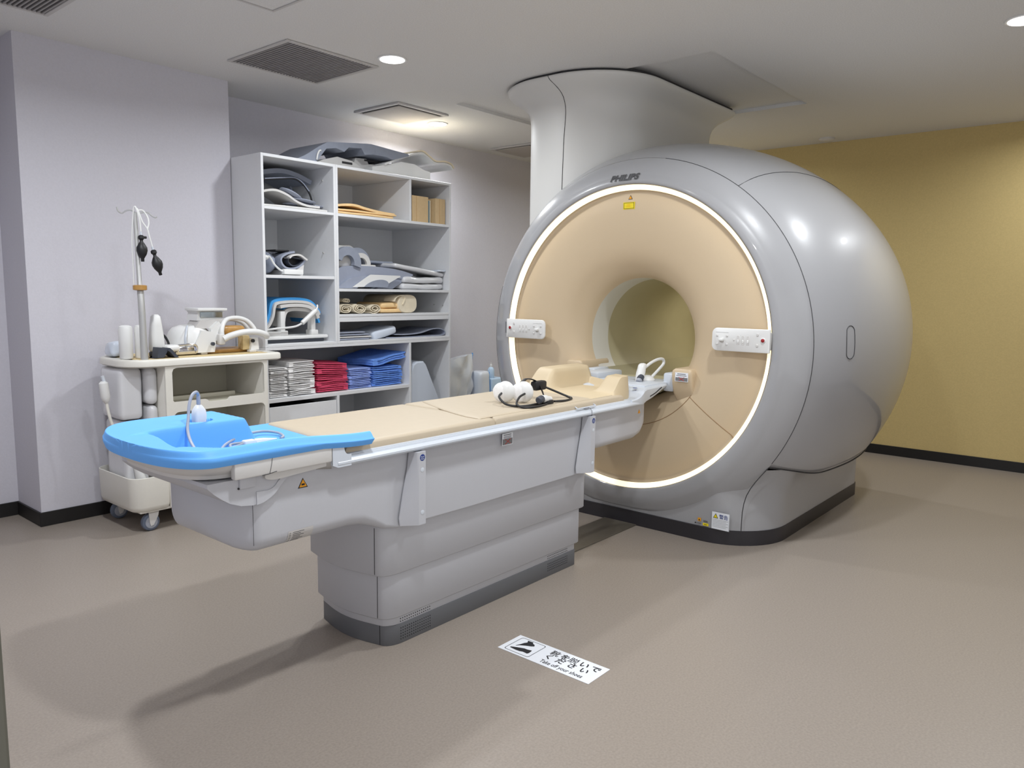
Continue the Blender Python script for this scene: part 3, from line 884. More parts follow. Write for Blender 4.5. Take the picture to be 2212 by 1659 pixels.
# white bridge pieces beside the near curb
mesh('guide_block', *bbox(3.83, 3.99, 2.032, 2.10, .80, .905, .012), M['rail'], tab)
mesh('guide_block', *bbox(3.83, 3.99, 2.56, 2.628, .80, .895, .012), M['rail'], tab)
# mattresses
matt = G()
def pad(name, x0, x1, z0, z1, hw, curve0=None, curve1=None, m='matt', sm=50, e=.010):
    ys = [-1, -.985, -.955, -.90] + [-.8 + .1 * i for i in range(17)] + [.90, .955, .985, 1]
    def top(v):
        d = (1 - abs(v)) * hw
        return z1 + .002 - e * max(0, 1 - d / .016) ** 2
    rings = []; N = 16
    ts = [0, .004, .012] + [.05 + .9 * i / N for i in range(N + 1)] + [.988, .996, 1]
    for t in ts:
        ed = min(t, 1 - t) * (x1 - x0); dz = e * max(0, 1 - ed / .012) ** 2
        T = []; Bm = []
        for v in ys:
            a = x0 + (curve0(v) if curve0 else 0); b = x1 + (curve1(v) if curve1 else 0)
            x = a + (b - a) * t; y = YC + v * hw
            T.append((x, y, max(top(v) - dz, z0 + .001))); Bm.append((x, y, z0))
        rings.append(T + Bm[::-1])
    v, f = loft(rings, cap=(False, False))
    n = len(rings[0]); k = len(ys)
    for base in (0, (len(rings) - 1) * n):
        for i in range(k - 1): f.append((base + i, base + i + 1, base + n - 2 - i, base + n - 1 - i))
    return mesh(name, v, f, M[m], tab, smooth=sm)
pad('mattress', 1.60, 2.333, .801, .829, .286, lambda v: .03 * v, lambda v: .0)
pad('mattress', 2.335, 3.33, .801, .8305, .286, lambda v: .0, lambda v: .0)
pad('mattress_overlay', 2.262, 3.30, .8305, .8355, .262, lambda v: .17 * max(0, (v + .78) / 1.78) ** 1.3, None, e=.004)
# head pad: height field
hx = lambda v: 3.12 + .03 * v
def headpad():
    NX, NY = 44, 40
    V = []; F = []
    for i in range(NX + 1):
        for j in range(NY + 1):
            v = -1 + 2 * j / NY
            x0 = 3.07 + .02 * v
            x1 = 3.52 + .16 * max(0, v + .2) - .10 * max(0, -v - .35)
            u = i / NX
            x = x0 + (x1 - x0) * u; y = YC + v * (.268 if u < .8 else .268 * (1 - .12 * ((u - .8) / .2) ** 2 * (1 if v < 0 else .4)))
            def S(t): t = max(0, min(1, t)); return t * t * (3 - 2 * t)
            hfar = S((v - .30) / .22) * S((u - .15) / .25)
            hnear = S((-v - .36) / .20) * S((u - .50) / .25)
            hend = S((u - .86) / .12) * .75
            h = max(hfar * .098, hnear * .080, hend * .060) * (S((1 - u) / .05 + .25))
            h *= S((1 - abs(v)) / .06 + .15)
            z = .838 + h - .010 * (1 - S((1 - abs(v)) / .04)) + .003 * S(u / .05) - .003
            V.append((x, y, z))
    n = (NX + 1) * (NY + 1)
    for i in range(NX):
        for j in range(NY):
            a = i * (NY + 1) + j; F.append((a, a + 1, a + NY + 2, a + NY + 1))
    rim = [i * (NY + 1) for i in range(NX + 1)] + [NX * (NY + 1) + j for j in range(1, NY + 1)] + [i * (NY + 1) + NY for i in range(NX - 1, -1, -1)] + [j for j in range(NY - 1, 0, -1)]
    low = []
    for k in rim:
        x, y, z = V[k]; low.append(len(V)); V.append((x, y, .802))
    m_ = len(rim)
    for k in range(m_): F.append((rim[k], rim[(k + 1) % m_], low[(k + 1) % m_], low[k]))
    F.append(tuple(low))
    return mesh('head_pad', V, F, M['mattd'], tab, smooth=60)
headpad()
mesh('badge', *cyl((3.487, 2.075, .850), (.0, 0, 1), .012, .0012, 20), M['navy'], tab)
# rail handle
hp = [(2.895, 2.036, .806), (2.895, 2.014, .8065), (2.905, 2.010, .8065), (3.035, 2.010, .8065), (3.045, 2.014, .8065), (3.045, 2.036, .806)]
mesh('wire_handle', *tube([(2.90, 2.030, .808), (2.90, 2.060, .822), (2.905, 2.066, .826), (3.045, 2.066, .826), (3.05, 2.060, .822), (3.05, 2.030, .808), (2.90, 2.030, .808)], .0032, 7, 1, False), M['rail'], tab)
mesh('handle_catch', *bbox(2.96, 2.99, 2.026, 2.040, .802, .809, .002), M['cable'], tab)
# stickers
tri('warning_triangle', (1.410, 2.0598, .727), .034, 'ink', 'y', tab)
tri('warning_triangle', (1.410, 2.0590, .7265), .026, 'ora', 'y', tab)
mesh('print_dot', *bbox(1.404, 1.416, 2.0575, 2.0582, .720, .726, .0003, 1), M['ink'], tab)
tri('warning_triangle', (3.512, 2.0605, .724), .022, 'ora', 'y', tab)
yq = 2.0492
mesh('no_hand_label', *box(2.383, 2.452, yq - .0004, yq, .7055, .756), M['sign'], tab, smooth=0)
mesh('label_picture', *box(2.386, 2.449, yq - .0007, yq - .0004, .708, .733), M['inkg'], tab, smooth=0)
for b in ((.748, .7505), (.741, .743), (.7355, .7375)): mesh('print_line', *box(2.392, 2.442, yq - .0007, yq - .0004, *b), M['ink'], tab, smooth=0)
g = G(); g.add(*tube([(2.402, yq - .001, .731), (2.436, yq - .001, .710)], .0013, 4, 1, False)); g.add(*tube([(2.436, yq - .001, .731), (2.402, yq - .001, .710)], .0013, 4, 1, False)); g.make('red_cross', M['inkred'], tab)
# rating plate low on the nose
yq = 2.0785
g = G()
for k in range(5): g.add(*box(1.376, 1.432 - .01 * (k % 2), 2.0745, 2.0752, .5665 - .0062 * k, .5680 - .0062 * k))
zz = [(1.352, 2.0745), ]
pl = []
def bodyy(z, hw=.27, rb=.05, zb=.53):
    if z >= zb + rb: return YC - hw
    return YC - hw + rb - math.sqrt(max(rb * rb - (zb + rb - z) ** 2, 0))
V = []; F = []
for k in range(7):
    z = .578 - .0065 * k; V += [(1.352, bodyy(z) - .0008, z), (1.447, bodyy(z) - .0008, z)]
    if k: F.append((2 * k - 2, 2 * k - 1, 2 * k + 1, 2 * k))
mesh('rating_plate', V, F, M['frame'], tab, smooth=0, recalc=False)
g = G()
for k in range(6):
    z = .572 - .0062 * k
    for a, b in ((1.357, 1.362), (1.370, 1.412 - .012 * (k % 2))):
        g.add([(a, bodyy(z) - .0014, z), (b, bodyy(z) - .0014, z), (b, bodyy(z - .0016) - .0014, z - .0016), (a, bodyy(z - .0016) - .0014, z - .0016)], [(0, 1, 2, 3)])
g.make('print_lines', M['ink'], tab, smooth=0)

# ------------------------------------------------------------ blue foot pad (height field)
def bluepad():
    NX, NY = 150, 150
    x0, xr, hw = .975, .13, .322
    def W(x):
        if x >= x0 + xr: return hw
        t = (x0 + xr - x) / xr
        return hw * max(1 - t ** 2.4, 0) ** (1 / 2.4)
    def S(t): t = max(0, min(1, t)); return t * t * (3 - 2 * t)
    V = []; F = []
    for i in range(NX + 1):
        u = i / NX
        for j in range(NY + 1):
            v = -1 + 2 * j / NY
            xe = 1.60 + (.075 * (v + .1) if v > -.1 else 0) + (.065 * S((-v - .55) / .3))
            uu = u ** 1.12
            x = x0 + .0005 + (xe - x0) * uu
            y = YC + v * W(x)
            rim = .889 - .022 * S((x - 1.3) / .35)
            floor_ = .805 + .018 * S((x - 1.38) / .1)
            # how far inside the opening a point is
            ny = 2.036 + .10 * S((1.14 - x) / .10)          # near edge of opening
            fy = 2.395
            lx = 1.036 + .04 * S((y - 2.13) / .25)
            d = min((y - ny) / .035, (x - lx) / .028)
            dn = S(d)
            blk = S((y - fy + .018) / .036) * S((1.462 - x) / .05)
            top = rim
            z = floor_ + (rim - floor_) * (1 - dn)
            z = max(z, floor_ + (.899 - .012 * S((1.15 - x) / .2) - floor_) * blk)
            if x > 1.45 and y > 2.2:
                pass
            # hole in the block
            dh = math.hypot(x - 1.285, y - 2.474)
            z -= .05 * S((.043 - dh) / .008)
            # rolled outer lip, only on near side, tip and along the block
            e = min((1 - abs(v)) * W(x), 1.0)
            lip = .022 * (1 - S(e / .028)) ** 1.3
            if x > 1.46 and v > 0: lip *= .2
            z -= lip
            V.append((x, y, z))
    for i in range(NX):
        for j in range(NY):
            a = i * (NY + 1) + j; F.append((a, a + 1, a + NY + 2, a + NY + 1))
    rim = [i * (NY + 1) for i in range(NX + 1)] + [NX * (NY + 1) + j for j in range(1, NY + 1)] + [i * (NY + 1) + NY for i in range(NX - 1, -1, -1)] + [j for j in range(NY - 1, 0, -1)]
    c = (1.3, YC); low = []
    for k in rim:
        x, y, z = V[k]; low.append(len(V)); V.append((x, y, min(z - .002, .855)))
    m_ = len(rim)
    for k in range(m_): F.append((rim[k], rim[(k + 1) % m_], low[(k + 1) % m_], low[k]))
    nl = []
    for k in range(m_):
        x, y, z = V[low[k]]; nl.append(len(V)); V.append((c[0] + (x - c[0]) * .985, c[1] + (y - c[1]) * .97, z - .018))
    for k in range(m_): F.append((low[k], low[(k + 1) % m_], nl[(k + 1) % m_], nl[k]))
    o = mesh('foot_pad', V, F, M['blue'], None, smooth=70)
    return tag(o, 'bright blue moulded foam pad with raised block on the patient table', 'pad')
bluepad()
# white plug standing in the hole and its grey cable
plug = thing('cable_plug', 'white coil plug standing in the hole of the blue pad with a looping grey cable', 'plug', (1.285, 2.475, .852))
mesh('plug_body', *loft([rrect(1.285 - a, 1.285 + a, 2.475 - b, 2.475 + b, min(a, b) * .5, 4, z) for z, a, b in ((.852, .020, .017), (.89, .020, .017), (.915, .022, .019), (.933, .020, .017), (.945, .013, .012), (.952, .008, .008))]), M['white'], plug)
mesh('strain_relief', *cyl((1.285, 2.475, .95), (0, 0, 1), .0068, .035, 12, .002), M['cable'], plug)
mesh('cable', *tube([(1.285, 2.475, .98), (1.280, 2.468, .992), (1.266, 2.455, .999), (1.247, 2.445, .990), (1.232, 2.435, .962), (1.220, 2.42, .925), (1.203, 2.395, .885), (1.190, 2.35, .852), (1.183, 2.29, .826), (1.19, 2.25, .8165), (1.20, 2.24, .8165)], .0052, 10), M['cable'], plug)
cab = thing('cable_connector', 'white pointed connector with coiled grey cable lying on the blue pad', 'connector', (1.37, 2.29, .82))
mesh('connector_body', *bbox(1.335, 1.378, 2.270, 2.298, .824, .846, .005), M['white'], cab)
mesh('connector_tip', *loft([[(x, 2.284 + a * r, .835 + b * r) for a, b in ((1, 0), (.7, .7), (0, 1), (-.7, .7), (-1, 0), (-.7, -.7), (0, -1), (.7, -.7))] for x, r in ((1.378, .012), (1.41, .010), (1.436, .006), (1.462, .002))]), M['white'], cab)
mesh('cable', *tube([(1.20, 2.262, .8185), (1.245, 2.268, .822), (1.275, 2.31, .826), (1.33, 2.37, .828), (1.42, 2.42, .836), (1.50, 2.435, .836), (1.53, 2.385, .834), (1.512, 2.32, .832), (1.485, 2.295, .8315)], .0048, 8), M['cable'], cab)
mesh('cable', *tube([(1.337, 2.284, .835), (1.30, 2.285, .829), (1.262, 2.278, .828), (1.240, 2.245, .829), (1.255, 2.222, .829), (1.275, 2.255, .834), (1.30, 2.30, .836), (1.337, 2.290, .838)], .0045, 8), M['cable'], cab)

# headphones
hpz = .8365
ph = thing('headphones', 'white headphones with fluffy ear covers, black strap and black cable, lying on the mattress', 'headphones', (2.72, 2.2, hpz))
for (cx, cy, s_) in ((2.66, 2.27, 0), (2.715, 2.205, 1)):
    e = mesh('ear_cup', *ellip((cx, cy, hpz + .052), .026, .045, .050, 20, 12, rot=math.radians(28)), M['white'], ph)
    mesh('ear_cushion', *ellip((cx - .016, cy + .012, hpz + .050), .017, .040, .045, 20, 12, rot=math.radians(28), amp=.004, freq=60), M['twhite'], e)
mesh('strap', *tube([(2.735, 2.235, .93), (2.79, 2.25, .94), (2.85, 2.245, .925), (2.86, 2.215, .885), (2.84, 2.185, .855), (2.80, 2.165, .845)], .011, 8, flat=.3), M['blk'], ph)
mesh('strap_buckle', *bbox(2.83, 2.915, 2.222, 2.262, .880, .925, .010), M['blk'], ph)
mesh('cable', *tube([(2.625, 2.265, .885), (2.575, 2.235, .875), (2.56, 2.18, .850), (2.60, 2.13, .842), (2.70, 2.12, .842), (2.78, 2.125, .843)], .0052, 8), M['blk'], ph)
mesh('cable', *tube([(2.690, 2.18, .885), (2.64, 2.17, .875), (2.585, 2.14, .853), (2.575, 2.095, .843), (2.63, 2.075, .842), (2.72, 2.085, .842), (2.78, 2.11, .842)], .0052, 8), M['blk'], ph)
mesh('cable', *tube([(2.90, 2.25, .90), (2.96, 2.21, .87), (3.0, 2.165, .845), (2.975, 2.12, .842), (2.90, 2.095, .842), (2.81, 2.10, .846)], .0052, 8), M['blk'], ph)
mesh('cable_joint', *bbox(2.742, 2.795, 2.088, 2.118, .838, .856, .006), M['blk'], ph)
dng = thing('coil_plug', 'small white plug with a dark grey end beside the headphones', 'plug', (2.70, 2.11, hpz))
mesh('plug_body', *lathe([(.006, 0), (.013, .004), (.014, .035), (.018, .045), (.017, .075), (.010, .082)], (2.80, 2.115, .856), (-.93, -.12, .12), 16), M['white'], dng)
mesh('plug_end', *lathe([(.017, 0), (.018, .003), (.017, .028), (.013, .032)], (2.722, 2.105, .866), (-.93, -.12, -.15), 16), M['dkgrey'], dng)
# white loop coil at the head end
lc = thing('loop_coil', 'white coil with looped handle and dark plug at the scanner end of the table', 'coil', (3.74, 2.2, .857))
mesh('coil_foot', *lathe([(.045, 0), (.046, .006), (.036, .020), (.018, .030)], (3.80, 2.185, .856), (0, 0, 1), 24), M['white'], lc)
mesh('coil_body', *loft([[(3.735 + t * .038 + math.cos(a) * r, 2.20 + math.sin(a) * r, .852 + t * .10) for a in [2 * PI * k / 16 for k in range(16)]] for t, r in ((0, .018), (.2, .024), (.5, .026), (.75, .024), (.92, .024), (1.0, .018), (1.04, .008))]), M['white'], lc)
mesh('loop_handle', *tube([(3.78, 2.19, .930), (3.83, 2.18, .955), (3.89, 2.17, .972), (3.94, 2.165, .970), (3.95, 2.165, .945), (3.91, 2.17, .915), (3.865, 2.175, .888), (3.84, 2.18, .87)], .0085, 10), M['white'], lc)
mesh('coil_plug', *cyl((3.745, 2.19, .885), (-.75, -.1, -.65), .019, .028, 16, .003), M['dkgrey'], lc)
mesh('plug_socket', *cyl((3.722, 2.187, .868), (-.7, -.1, -.7), .017, .020, 16, .003), M['cable'], lc)

# ------------------------------------------------------------ storage shelves
FY, BY, T = 4.35, 5.045, 0.020
def board(nm, t, x0, x1, z0, z1, y0=FY, y1=BY, m='shelf'):
    return mesh(nm, *bbox(x0, x1, y0, y1, z0, z1, .0015, 1), M[m], t, smooth=30)
lo = thing('shelf_unit', 'wide white lower shelf unit holding the stacks of folded towels', 'shelf unit', (3.56, 4.7, 0), 'white open shelf units')
board('side_panel', lo, 2.72, 2.738, 0, .950); board('side_panel', lo, 4.387, 4.405, 0, .950)
board('top_panel', lo, 2.72, 4.405, .950, .969); board('back_panel', lo, 2.738, 4.387, .02, .950, BY - .012, BY)
board('shelf_board', lo, 2.738, 3.957, .606, .631, FY + .002); board('divider', lo, 3.957, 3.977, .06, .950, FY + .001)
board('divider', lo, 3.277, 3.297, .06, .606, FY + .001); board('bottom_panel', lo, 2.738, 4.387, .06, .08, FY + .001)
board('shelf_board', lo, 3.297, 3.957, .30, .32, FY + .02)
board('kick_board', lo, 2.738, 4.387, 0, .06, FY + .04, FY + .058)
ul = thing('shelf_unit', 'narrow white upper left shelf unit with three compartments', 'shelf unit', (3.0, 4.7, .970), 'white open shelf units')
board('side_panel', ul, 2.72, 2.738, .970, 2.191); board('side_panel', ul, 3.270, 3.288, .970, 2.191)
board('top_panel', ul, 2.738, 3.270, 2.172, 2.191); board('bottom_panel', ul, 2.738, 3.270, .970, .988); board('back_panel', ul, 2.738, 3.27, .988, 2.172, BY - .012, BY)
board('shelf_board', ul, 2.738, 3.270, 1.849, 1.867, FY + .002); board('shelf_board', ul, 2.738, 3.270, 1.416, 1.436, FY + .002)
ur = thing('shelf_unit', 'wide white upper right shelf unit with cloths, coils and rolls', 'shelf unit', (3.85, 4.7, .970), 'white open shelf units')
board('side_panel', ur, 3.289, 3.307, .970, 2.191); board('side_panel', ur, 4.387, 4.405, .970, 2.191)
board('top_panel', ur, 3.307, 4.387, 2.172, 2.191); board('bottom_panel', ur, 3.307, 4.387, .970, .988); board('back_panel', ur, 3.307, 4.387, .988, 2.172, BY - .012, BY)
board('shelf_board', ur, 3.307, 4.387, 1.848, 1.868, FY + .002); board('divider', ur, 3.967, 3.985, 1.868, 2.172, FY + .002)
board('shelf_board', ur, 3.307, 4.387, 1.334, 1.354, FY + .002)
board('shelf_board', ur, 3.307, 4.387, 1.157, 1.175, FY + .002); board('shelf_rail', ur, 3.307, 4.387, 1.122, 1.156, FY + .004, FY + .6)
for z in (1.60, 2.09):
    mesh('shelf_pin', *cyl((3.262, 4.47, z), (1, 0, 0), .006, .008, 8), M['steel'], ul)
for z in (1.23, 1.235): mesh('shelf_pin', *cyl((4.379, 4.42 + (z - 1.23) * 20, z), (1, 0, 0), .005, .008, 8), M['steel'], ur)
# storage box in the lower left bay
t = thing('storage_box', 'plain pale front of a storage box below the white towels', 'box', (3.0, 4.7, .080))
mesh('box_front', *bbox(2.742, 3.273, 4.353, 4.372, .081, .577, .002, 1), M['shelf'], t)
g = G()
for b in ((2.742, 2.757, 4.372, 4.95), (3.258, 3.273, 4.372, 4.95), (2.757, 3.258, 4.935, 4.95)): g.add(*box(*b, .081, .54))
g.add(*box(2.757, 3.258, 4.372, 4.935, .081, .095)); g.make('box_body', M['dkgrey'], t, smooth=0)

# towels --------------------------------------------------
def towel(nm, x0, x1, z0, h, m, label, group, y0=4.40, dep=.36, kind=0, seed=0, slope=0.0, sag=0.0):
    """folded towel: outer wrap open at one side, inner layer visible at the front"""
    rr = random.Random(seed)
    L = x1 - x0; N = 10; g = G()
    def layer(a0, a1, za, zb, left_round, right_round, yy0, yy1):
        # cross-section in (x,z), extruded along y with gentle waves
        P = []
        r = (zb - za) / 2
        for i in range(N + 1): P.append((a0 + r + (a1 - a0 - 2 * r) * i / N, za))
        for i in range(1, 5): a = -PI / 2 + PI * i / 5; P.append((a1 - r + r * math.cos(a), (za + zb) / 2 + r * math.sin(a)))
        for i in range(N + 1): P.append((a1 - r - (a1 - a0 - 2 * r) * i / N, zb))
        for i in range(1, 5): a = PI / 2 + PI * i / 5; P.append((a0 + r + r * math.cos(a), (za + zb) / 2 + r * math.sin(a)))
        rings = []
        for k in range(7):
            yk = yy0 + (yy1 - yy0) * k / 6; e = (.004 if k in (0, 6) else 0)
            ring = []
            for (x, z) in P:
                n1 = noise.noise(Vector((x * 9, yk * 7, seed * 3.7))) * h * .16
                n2 = noise.noise(Vector((x * 30, z * 40, seed * 1.9)))
                zc = (za + zb) / 2
                zz = zc + (z - zc) * (1 - e / max(r, 1e-4) * .8) + n1 + slope * (x - (x0 + x1) / 2) - sag * ((x - (x0 + x1) / 2) / L * 2) ** 2
                ring.append((x, yk + (n2 * .006 if k == 0 else 0), zz))
            rings.append(ring)
        g.add(*loft(rings))
    nl = 3 if kind == 0 else 2
    if kind == 0:
        e = h / 3
        layer(x0, x1, z0, z0 + e * 1.02, 1, 1, y0, y0 + dep)
        layer(x0 + .006, x1 - rr.uniform(.004, .014), z0 + e * .95, z0 + 2 * e, 1, 1, y0 + .004, y0 + dep)
        layer(x0, x1, z0 + 1.95 * e, z0 + h, 1, 1, y0, y0 + dep)
    else:
        layer(x0, x1, z0, z0 + h * .52, 1, 1, y0, y0 + dep)
        layer(x0, x1 - rr.uniform(0, .01), z0 + h * .48, z0 + h, 1, 1, y0 + rr.uniform(0, .004), y0 + dep)
    # side folds joining the layers
    for side in ((x0,) if rr.random() < .5 else (x1,)):
        layer(side - .0 if side == x0 else side - h * 1.0, side + h * 1.0 if side == x0 else side, z0 + h * .02, z0 + h * .98, 1, 1, y0 + .003, y0 + dep)
    o = g.make(nm, m, None, smooth=60)
    return tag(o, label, 'towel', group)
ords = ['bottom', 'second lowest', 'third lowest', 'fourth lowest', 'fifth lowest', 'sixth lowest', 'seventh lowest', 'eighth lowest', 'ninth lowest', 'tenth lowest']
def stack(x0, x1, zt, n, m, colour, where, grp, kind=0, seed=0, y0=4.39, slope_top=0.0, dep=.4, topz=None):
    z = .6325; hh = (zt - z) / n
    for i in range(n):
        r_ = random.Random(seed * 31 + i)
        d = r_.uniform(-.005, .005)
        w_ = ords[i] if i < n - 1 else 'topmost'
        towel('folded_towel', x0 + d + r_.uniform(0, .006), x1 + d - r_.uniform(0, .008), z, hh * .985, M[m], f'folded {colour} towel, {w_} of the {where}', grp, y0 + r_.uniform(0, .01), dep, kind, seed * 17 + i, slope=slope_top if i >= n - 2 else slope_top * i / n)
        z += hh
stack(2.775, 2.912, .832, 9, 'twhite', 'thin white', 'left white stack', 'thin white towels, left stack', 1, 1)
stack(2.918, 3.130, .866, 6, 'twhite', 'thick white', 'right white stack', 'thick white towels, right stack', 0, 2)
stack(3.138, 3.408, .838, 5, 'tred', 'crimson', 'crimson stack', 'crimson towels', 0, 3, slope_top=-.06)
stack(3.416, 3.620, .782, 6, 'tlilac', 'lilac blue', 'lilac blue stack', 'lilac blue towels', 1, 4)
stack(3.628, 3.922, .780, 5, 'tblue', 'bright blue', 'bright blue stack below the draped one', 'bright blue towels', 1, 5)
o = towel('folded_towel', 3.625, 3.948, .808, .052, M['tblue'], 'large thick blue towel draped slantwise on top of the bright blue stack', 'bright blue towels', 4.385, .42, 0, 77, slope=.16)
# wedge cushion leaning in the lower right bay
P = [(4.065, .082), (4.345, .082), (4.345, .12), (4.335, .44), (4.165, .775), (4.150, .790), (4.085, .792), (4.07, .78)]
P = [(3.995, .083), (4.378, .083), (4.376, .12), (4.334, .455), (4.178, .770), (4.155, .792), (4.085, .792), (4.05, .775), (4.02, .70)]
g = G(); n = len(P)
cx_, cz_ = 4.15, .4
def insP(k, y): return [(cx_ + (x - cx_) * k, y, cz_ + (z - cz_) * k) for x, z in P]
g.add(*loft([insP(.975, 4.40), insP(1, 4.41), insP(1, 4.80), insP(.975, 4.81)]))
tag(g.make('wedge_cushion', M['foamp'], None, smooth=40), 'pale grey wedge cushion standing in the lower right bay of the shelves', 'cushion')

# top of the shelves ---------------------------------------
t = thing('body_coil', 'big angular slate grey coil lying on top of the shelves', 'coil', (3.5, 4.65, 2.191))
mesh('coil_shell', *prism(curve2([(3.02, 2.195), (3.10, 2.235), (3.20, 2.30), (3.28, 2.345)], 4) + [(3.33, 2.352), (3.62, 2.385), (3.66, 2.388), (4.02, 2.367), (4.02, 2.352), (3.86, 2.305), (3.80, 2.318), (3.68, 2.318), (3.60, 2.305), (3.57, 2.345), (3.46, 2.335), (3.42, 2.30), (3.35, 2.315), (3.27, 2.30), (3.18, 2.195)], 'y', 4.42, 4.86), M['dgrey'], t, smooth=25)
mesh('coil_bracket', *prism([(3.20, 2.193), (3.30, 2.24), (3.42, 2.275), (3.55, 2.262), (3.66, 2.215), (3.66, 2.193)], 'y', 4.50, 4.80), M['white2'], t, smooth=25)
mesh('coil_bracket', *prism([(3.60, 2.25), (3.62, 2.30), (3.72, 2.305), (3.74, 2.27), (3.86, 2.28), (3.86, 2.225), (3.70, 2.193), (3.60, 2.193)], 'y', 4.55, 4.78), M['white2'], t, smooth=25)
mesh('slot', *box(3.70, 3.84, 4.548, 4.55, 2.288, 2.30), M['seam'], t, smooth=0)
mesh('slot', *box(3.46, 3.55, 4.498, 4.50, 2.235, 2.25), M['seam'], t, smooth=0)
mesh('cable_hook', *tube([(3.185, 4.415, 2.215), (3.19, 4.41, 2.25), (3.205, 4.412, 2.275), (3.22, 4.415, 2.28)], .006, 6), M['white'], t)
t = thing('cushioned_coil', 'white coil tray with a curved cream cushion on top of the shelves', 'coil', (4.1, 4.6, 2.191))
mesh('base_box', *prism([(3.70, 2.193), (4.283, 2.193), (4.283, 2.272), (4.22, 2.278), (4.12, 2.31), (3.98, 2.31), (3.80, 2.262), (3.70, 2.24)], 'y', 4.46, 4.84), M['white'], t, smooth=25)
top = curve2([(3.80, 2.276), (3.95, 2.335), (4.08, 2.385), (4.18, 2.408), (4.24, 2.385), (4.32, 2.352), (4.42, 2.362), (4.49, 2.352), (4.52, 2.325)], 5)
mesh('shell', *sheet(top, 4.44, 4.86, -.014), M['white'], t, smooth=40)
mesh('cushion', *sheet([(x, z + .002) for x, z in top[12:]], 4.435, 4.865, .012), M['sheet'], t, smooth=40)

# top left bay -----------------------------------------------
t = thing('curved_coil', 'curved slate coil plate held up at the back of the top left bay', 'coil', (3.0, 4.7, 1.868))
cv = curve2([(2.76, 2.05), (2.86, 2.09), (3.0, 2.115), (3.12, 2.10), (3.23, 2.065)], 5)
mesh('coil_plate', *sheet(cv, 4.55, 4.95, .03), M['dgrey'], t, smooth=40)
mesh('support', *tube([(3.22, 4.78, 2.07), (3.245, 4.78, 2.0), (3.25, 4.78, 1.87)], .010, 6), M['dgrey'], t)
mesh('support', *tube([(2.80, 4.80, 2.06), (2.78, 4.80, 1.95), (2.775, 4.80, 1.87)], .010, 6), M['dgrey'], t)
cp_ = [(2.75, 4.52, 2.045), (2.85, 4.52, 2.055), (2.98, 4.52, 2.075), (3.08, 4.52, 2.085), (3.14, 4.52, 2.06), (3.19, 4.52, 2.01), (3.215, 4.52, 1.95), (3.22, 4.52, 1.90)]
mesh('corded_cable', *tube(cp_, .007, 6), M['blk'], t)
mesh('cord_band', *tube([(x, y - .004, z + .004) for x, y, z in cp_[1:6]], .0045, 5), M['grey'], t)
def disc(nm, cx, cy, cz, rx, ry, h, m, label, cat='coil', grp=None, rot=0, tilt=(0, 0)):
    return tag(mesh(nm, *ellip((cx, cy, cz), rx, ry, h, 26, 10, rot, tilt), M[m]), label, cat, grp)
tag(mesh('flat_coil', *soft(2.76, 3.26, 4.40, 4.66, 1.869, 1.889, .01, (14, 6, 3), .004, 5, 3), M['white2']), 'flat off-white coil sheet, lowest on the top left bay', 'coil')
o = mesh('flat_coil', *sheet(curve2([(2.745, 1.945), (2.80, 1.965), (2.87, 1.972), (2.95, 1.95), (3.02, 1.915), (3.10, 1.895), (3.2, 1.893)], 5), 4.41, 4.65, .014), M['white2'], smooth=50)
tag(o, 'white bent coil sheet draped at the left of the top left bay', 'coil')
disc('paddle_coil', 3.13, 4.50, 1.912, .16, .07, .013, 'grey', 'grey oval paddle coil lying under the round ones in the top left bay')
disc('paddle_coil', 3.08, 4.44, 1.936, .105, .055, .011, 'grey', 'grey oval paddle coil second from the top in the top left bay', tilt=(0, .08))
disc('paddle_coil', 2.995, 4.44, 1.968, .085, .060, .016, 'grey', 'thick grey round paddle coil tilted on top in the top left bay', tilt=(0, .42))
disc('paddle_coil', 3.165, 4.60, 1.937, .09, .055, .010, 'dgrey', 'slate oval paddle coil behind the others in the top left bay')

# middle left bay: rolled coil -----------------------------
t = thing('rolled_coil', 'rolled grey flexible coil with black lining and white plug in the middle left bay', 'coil', (2.98, 4.5, 1.437))
def rollcurve(pts, th, y0, y1, nm, m, par): return mesh(nm, *sheet(curve2(pts, 5), y0, y1, th), M[m], par, smooth=50)
rollcurve([(3.02, 1.60), (2.96, 1.585), (2.915, 1.555), (2.915, 1.515), (2.95, 1.482), (3.01, 1.478), (3.07, 1.50), (3.115, 1.545)], .012, 4.45, 4.72, 'outer_wrap', 'grey', t)
rollcurve([(3.11, 1.548), (3.05, 1.58), (2.99, 1.575), (2.965, 1.557)], .012, 4.43, 4.70, 'flap', 'white2', t)
rollcurve([(3.10, 1.548), (3.04, 1.558), (2.985, 1.558), (2.97, 1.53), (3.0, 1.500), (3.05, 1.503), (3.095, 1.535)], .008, 4.455, 4.70, 'lining', 'dkgrey', t)
mesh('hollow_lining', *prism(curve2([(2.96, 1.548), (2.97, 1.52), (3.01, 1.492), (3.06, 1.505), (3.10, 1.54), (3.04, 1.562), (2.96, 1.556)], 4), 'y', 4.50, 4.69), M['blk'], t, smooth=40)
mesh('fastening', *bbox(2.895, 3.0, 4.48, 4.60, 1.594, 1.606, .004), M['blk'], t)
mesh('back_roll', *ellip((2.895, 4.62, 1.52), .045, .12, .075, 18, 12), M['grey'], t)
mesh('cradle', *prism([(2.93, 1.438), (3.075, 1.438), (3.085, 1.51), (3.03, 1.475), (2.96, 1.475)], 'y', 4.44, 4.66), M['white2'], t, smooth=30)
mesh('plug', *bbox(2.905, 3.055, 4.40, 4.438, 1.442, 1.478, .008), M['white'], t)
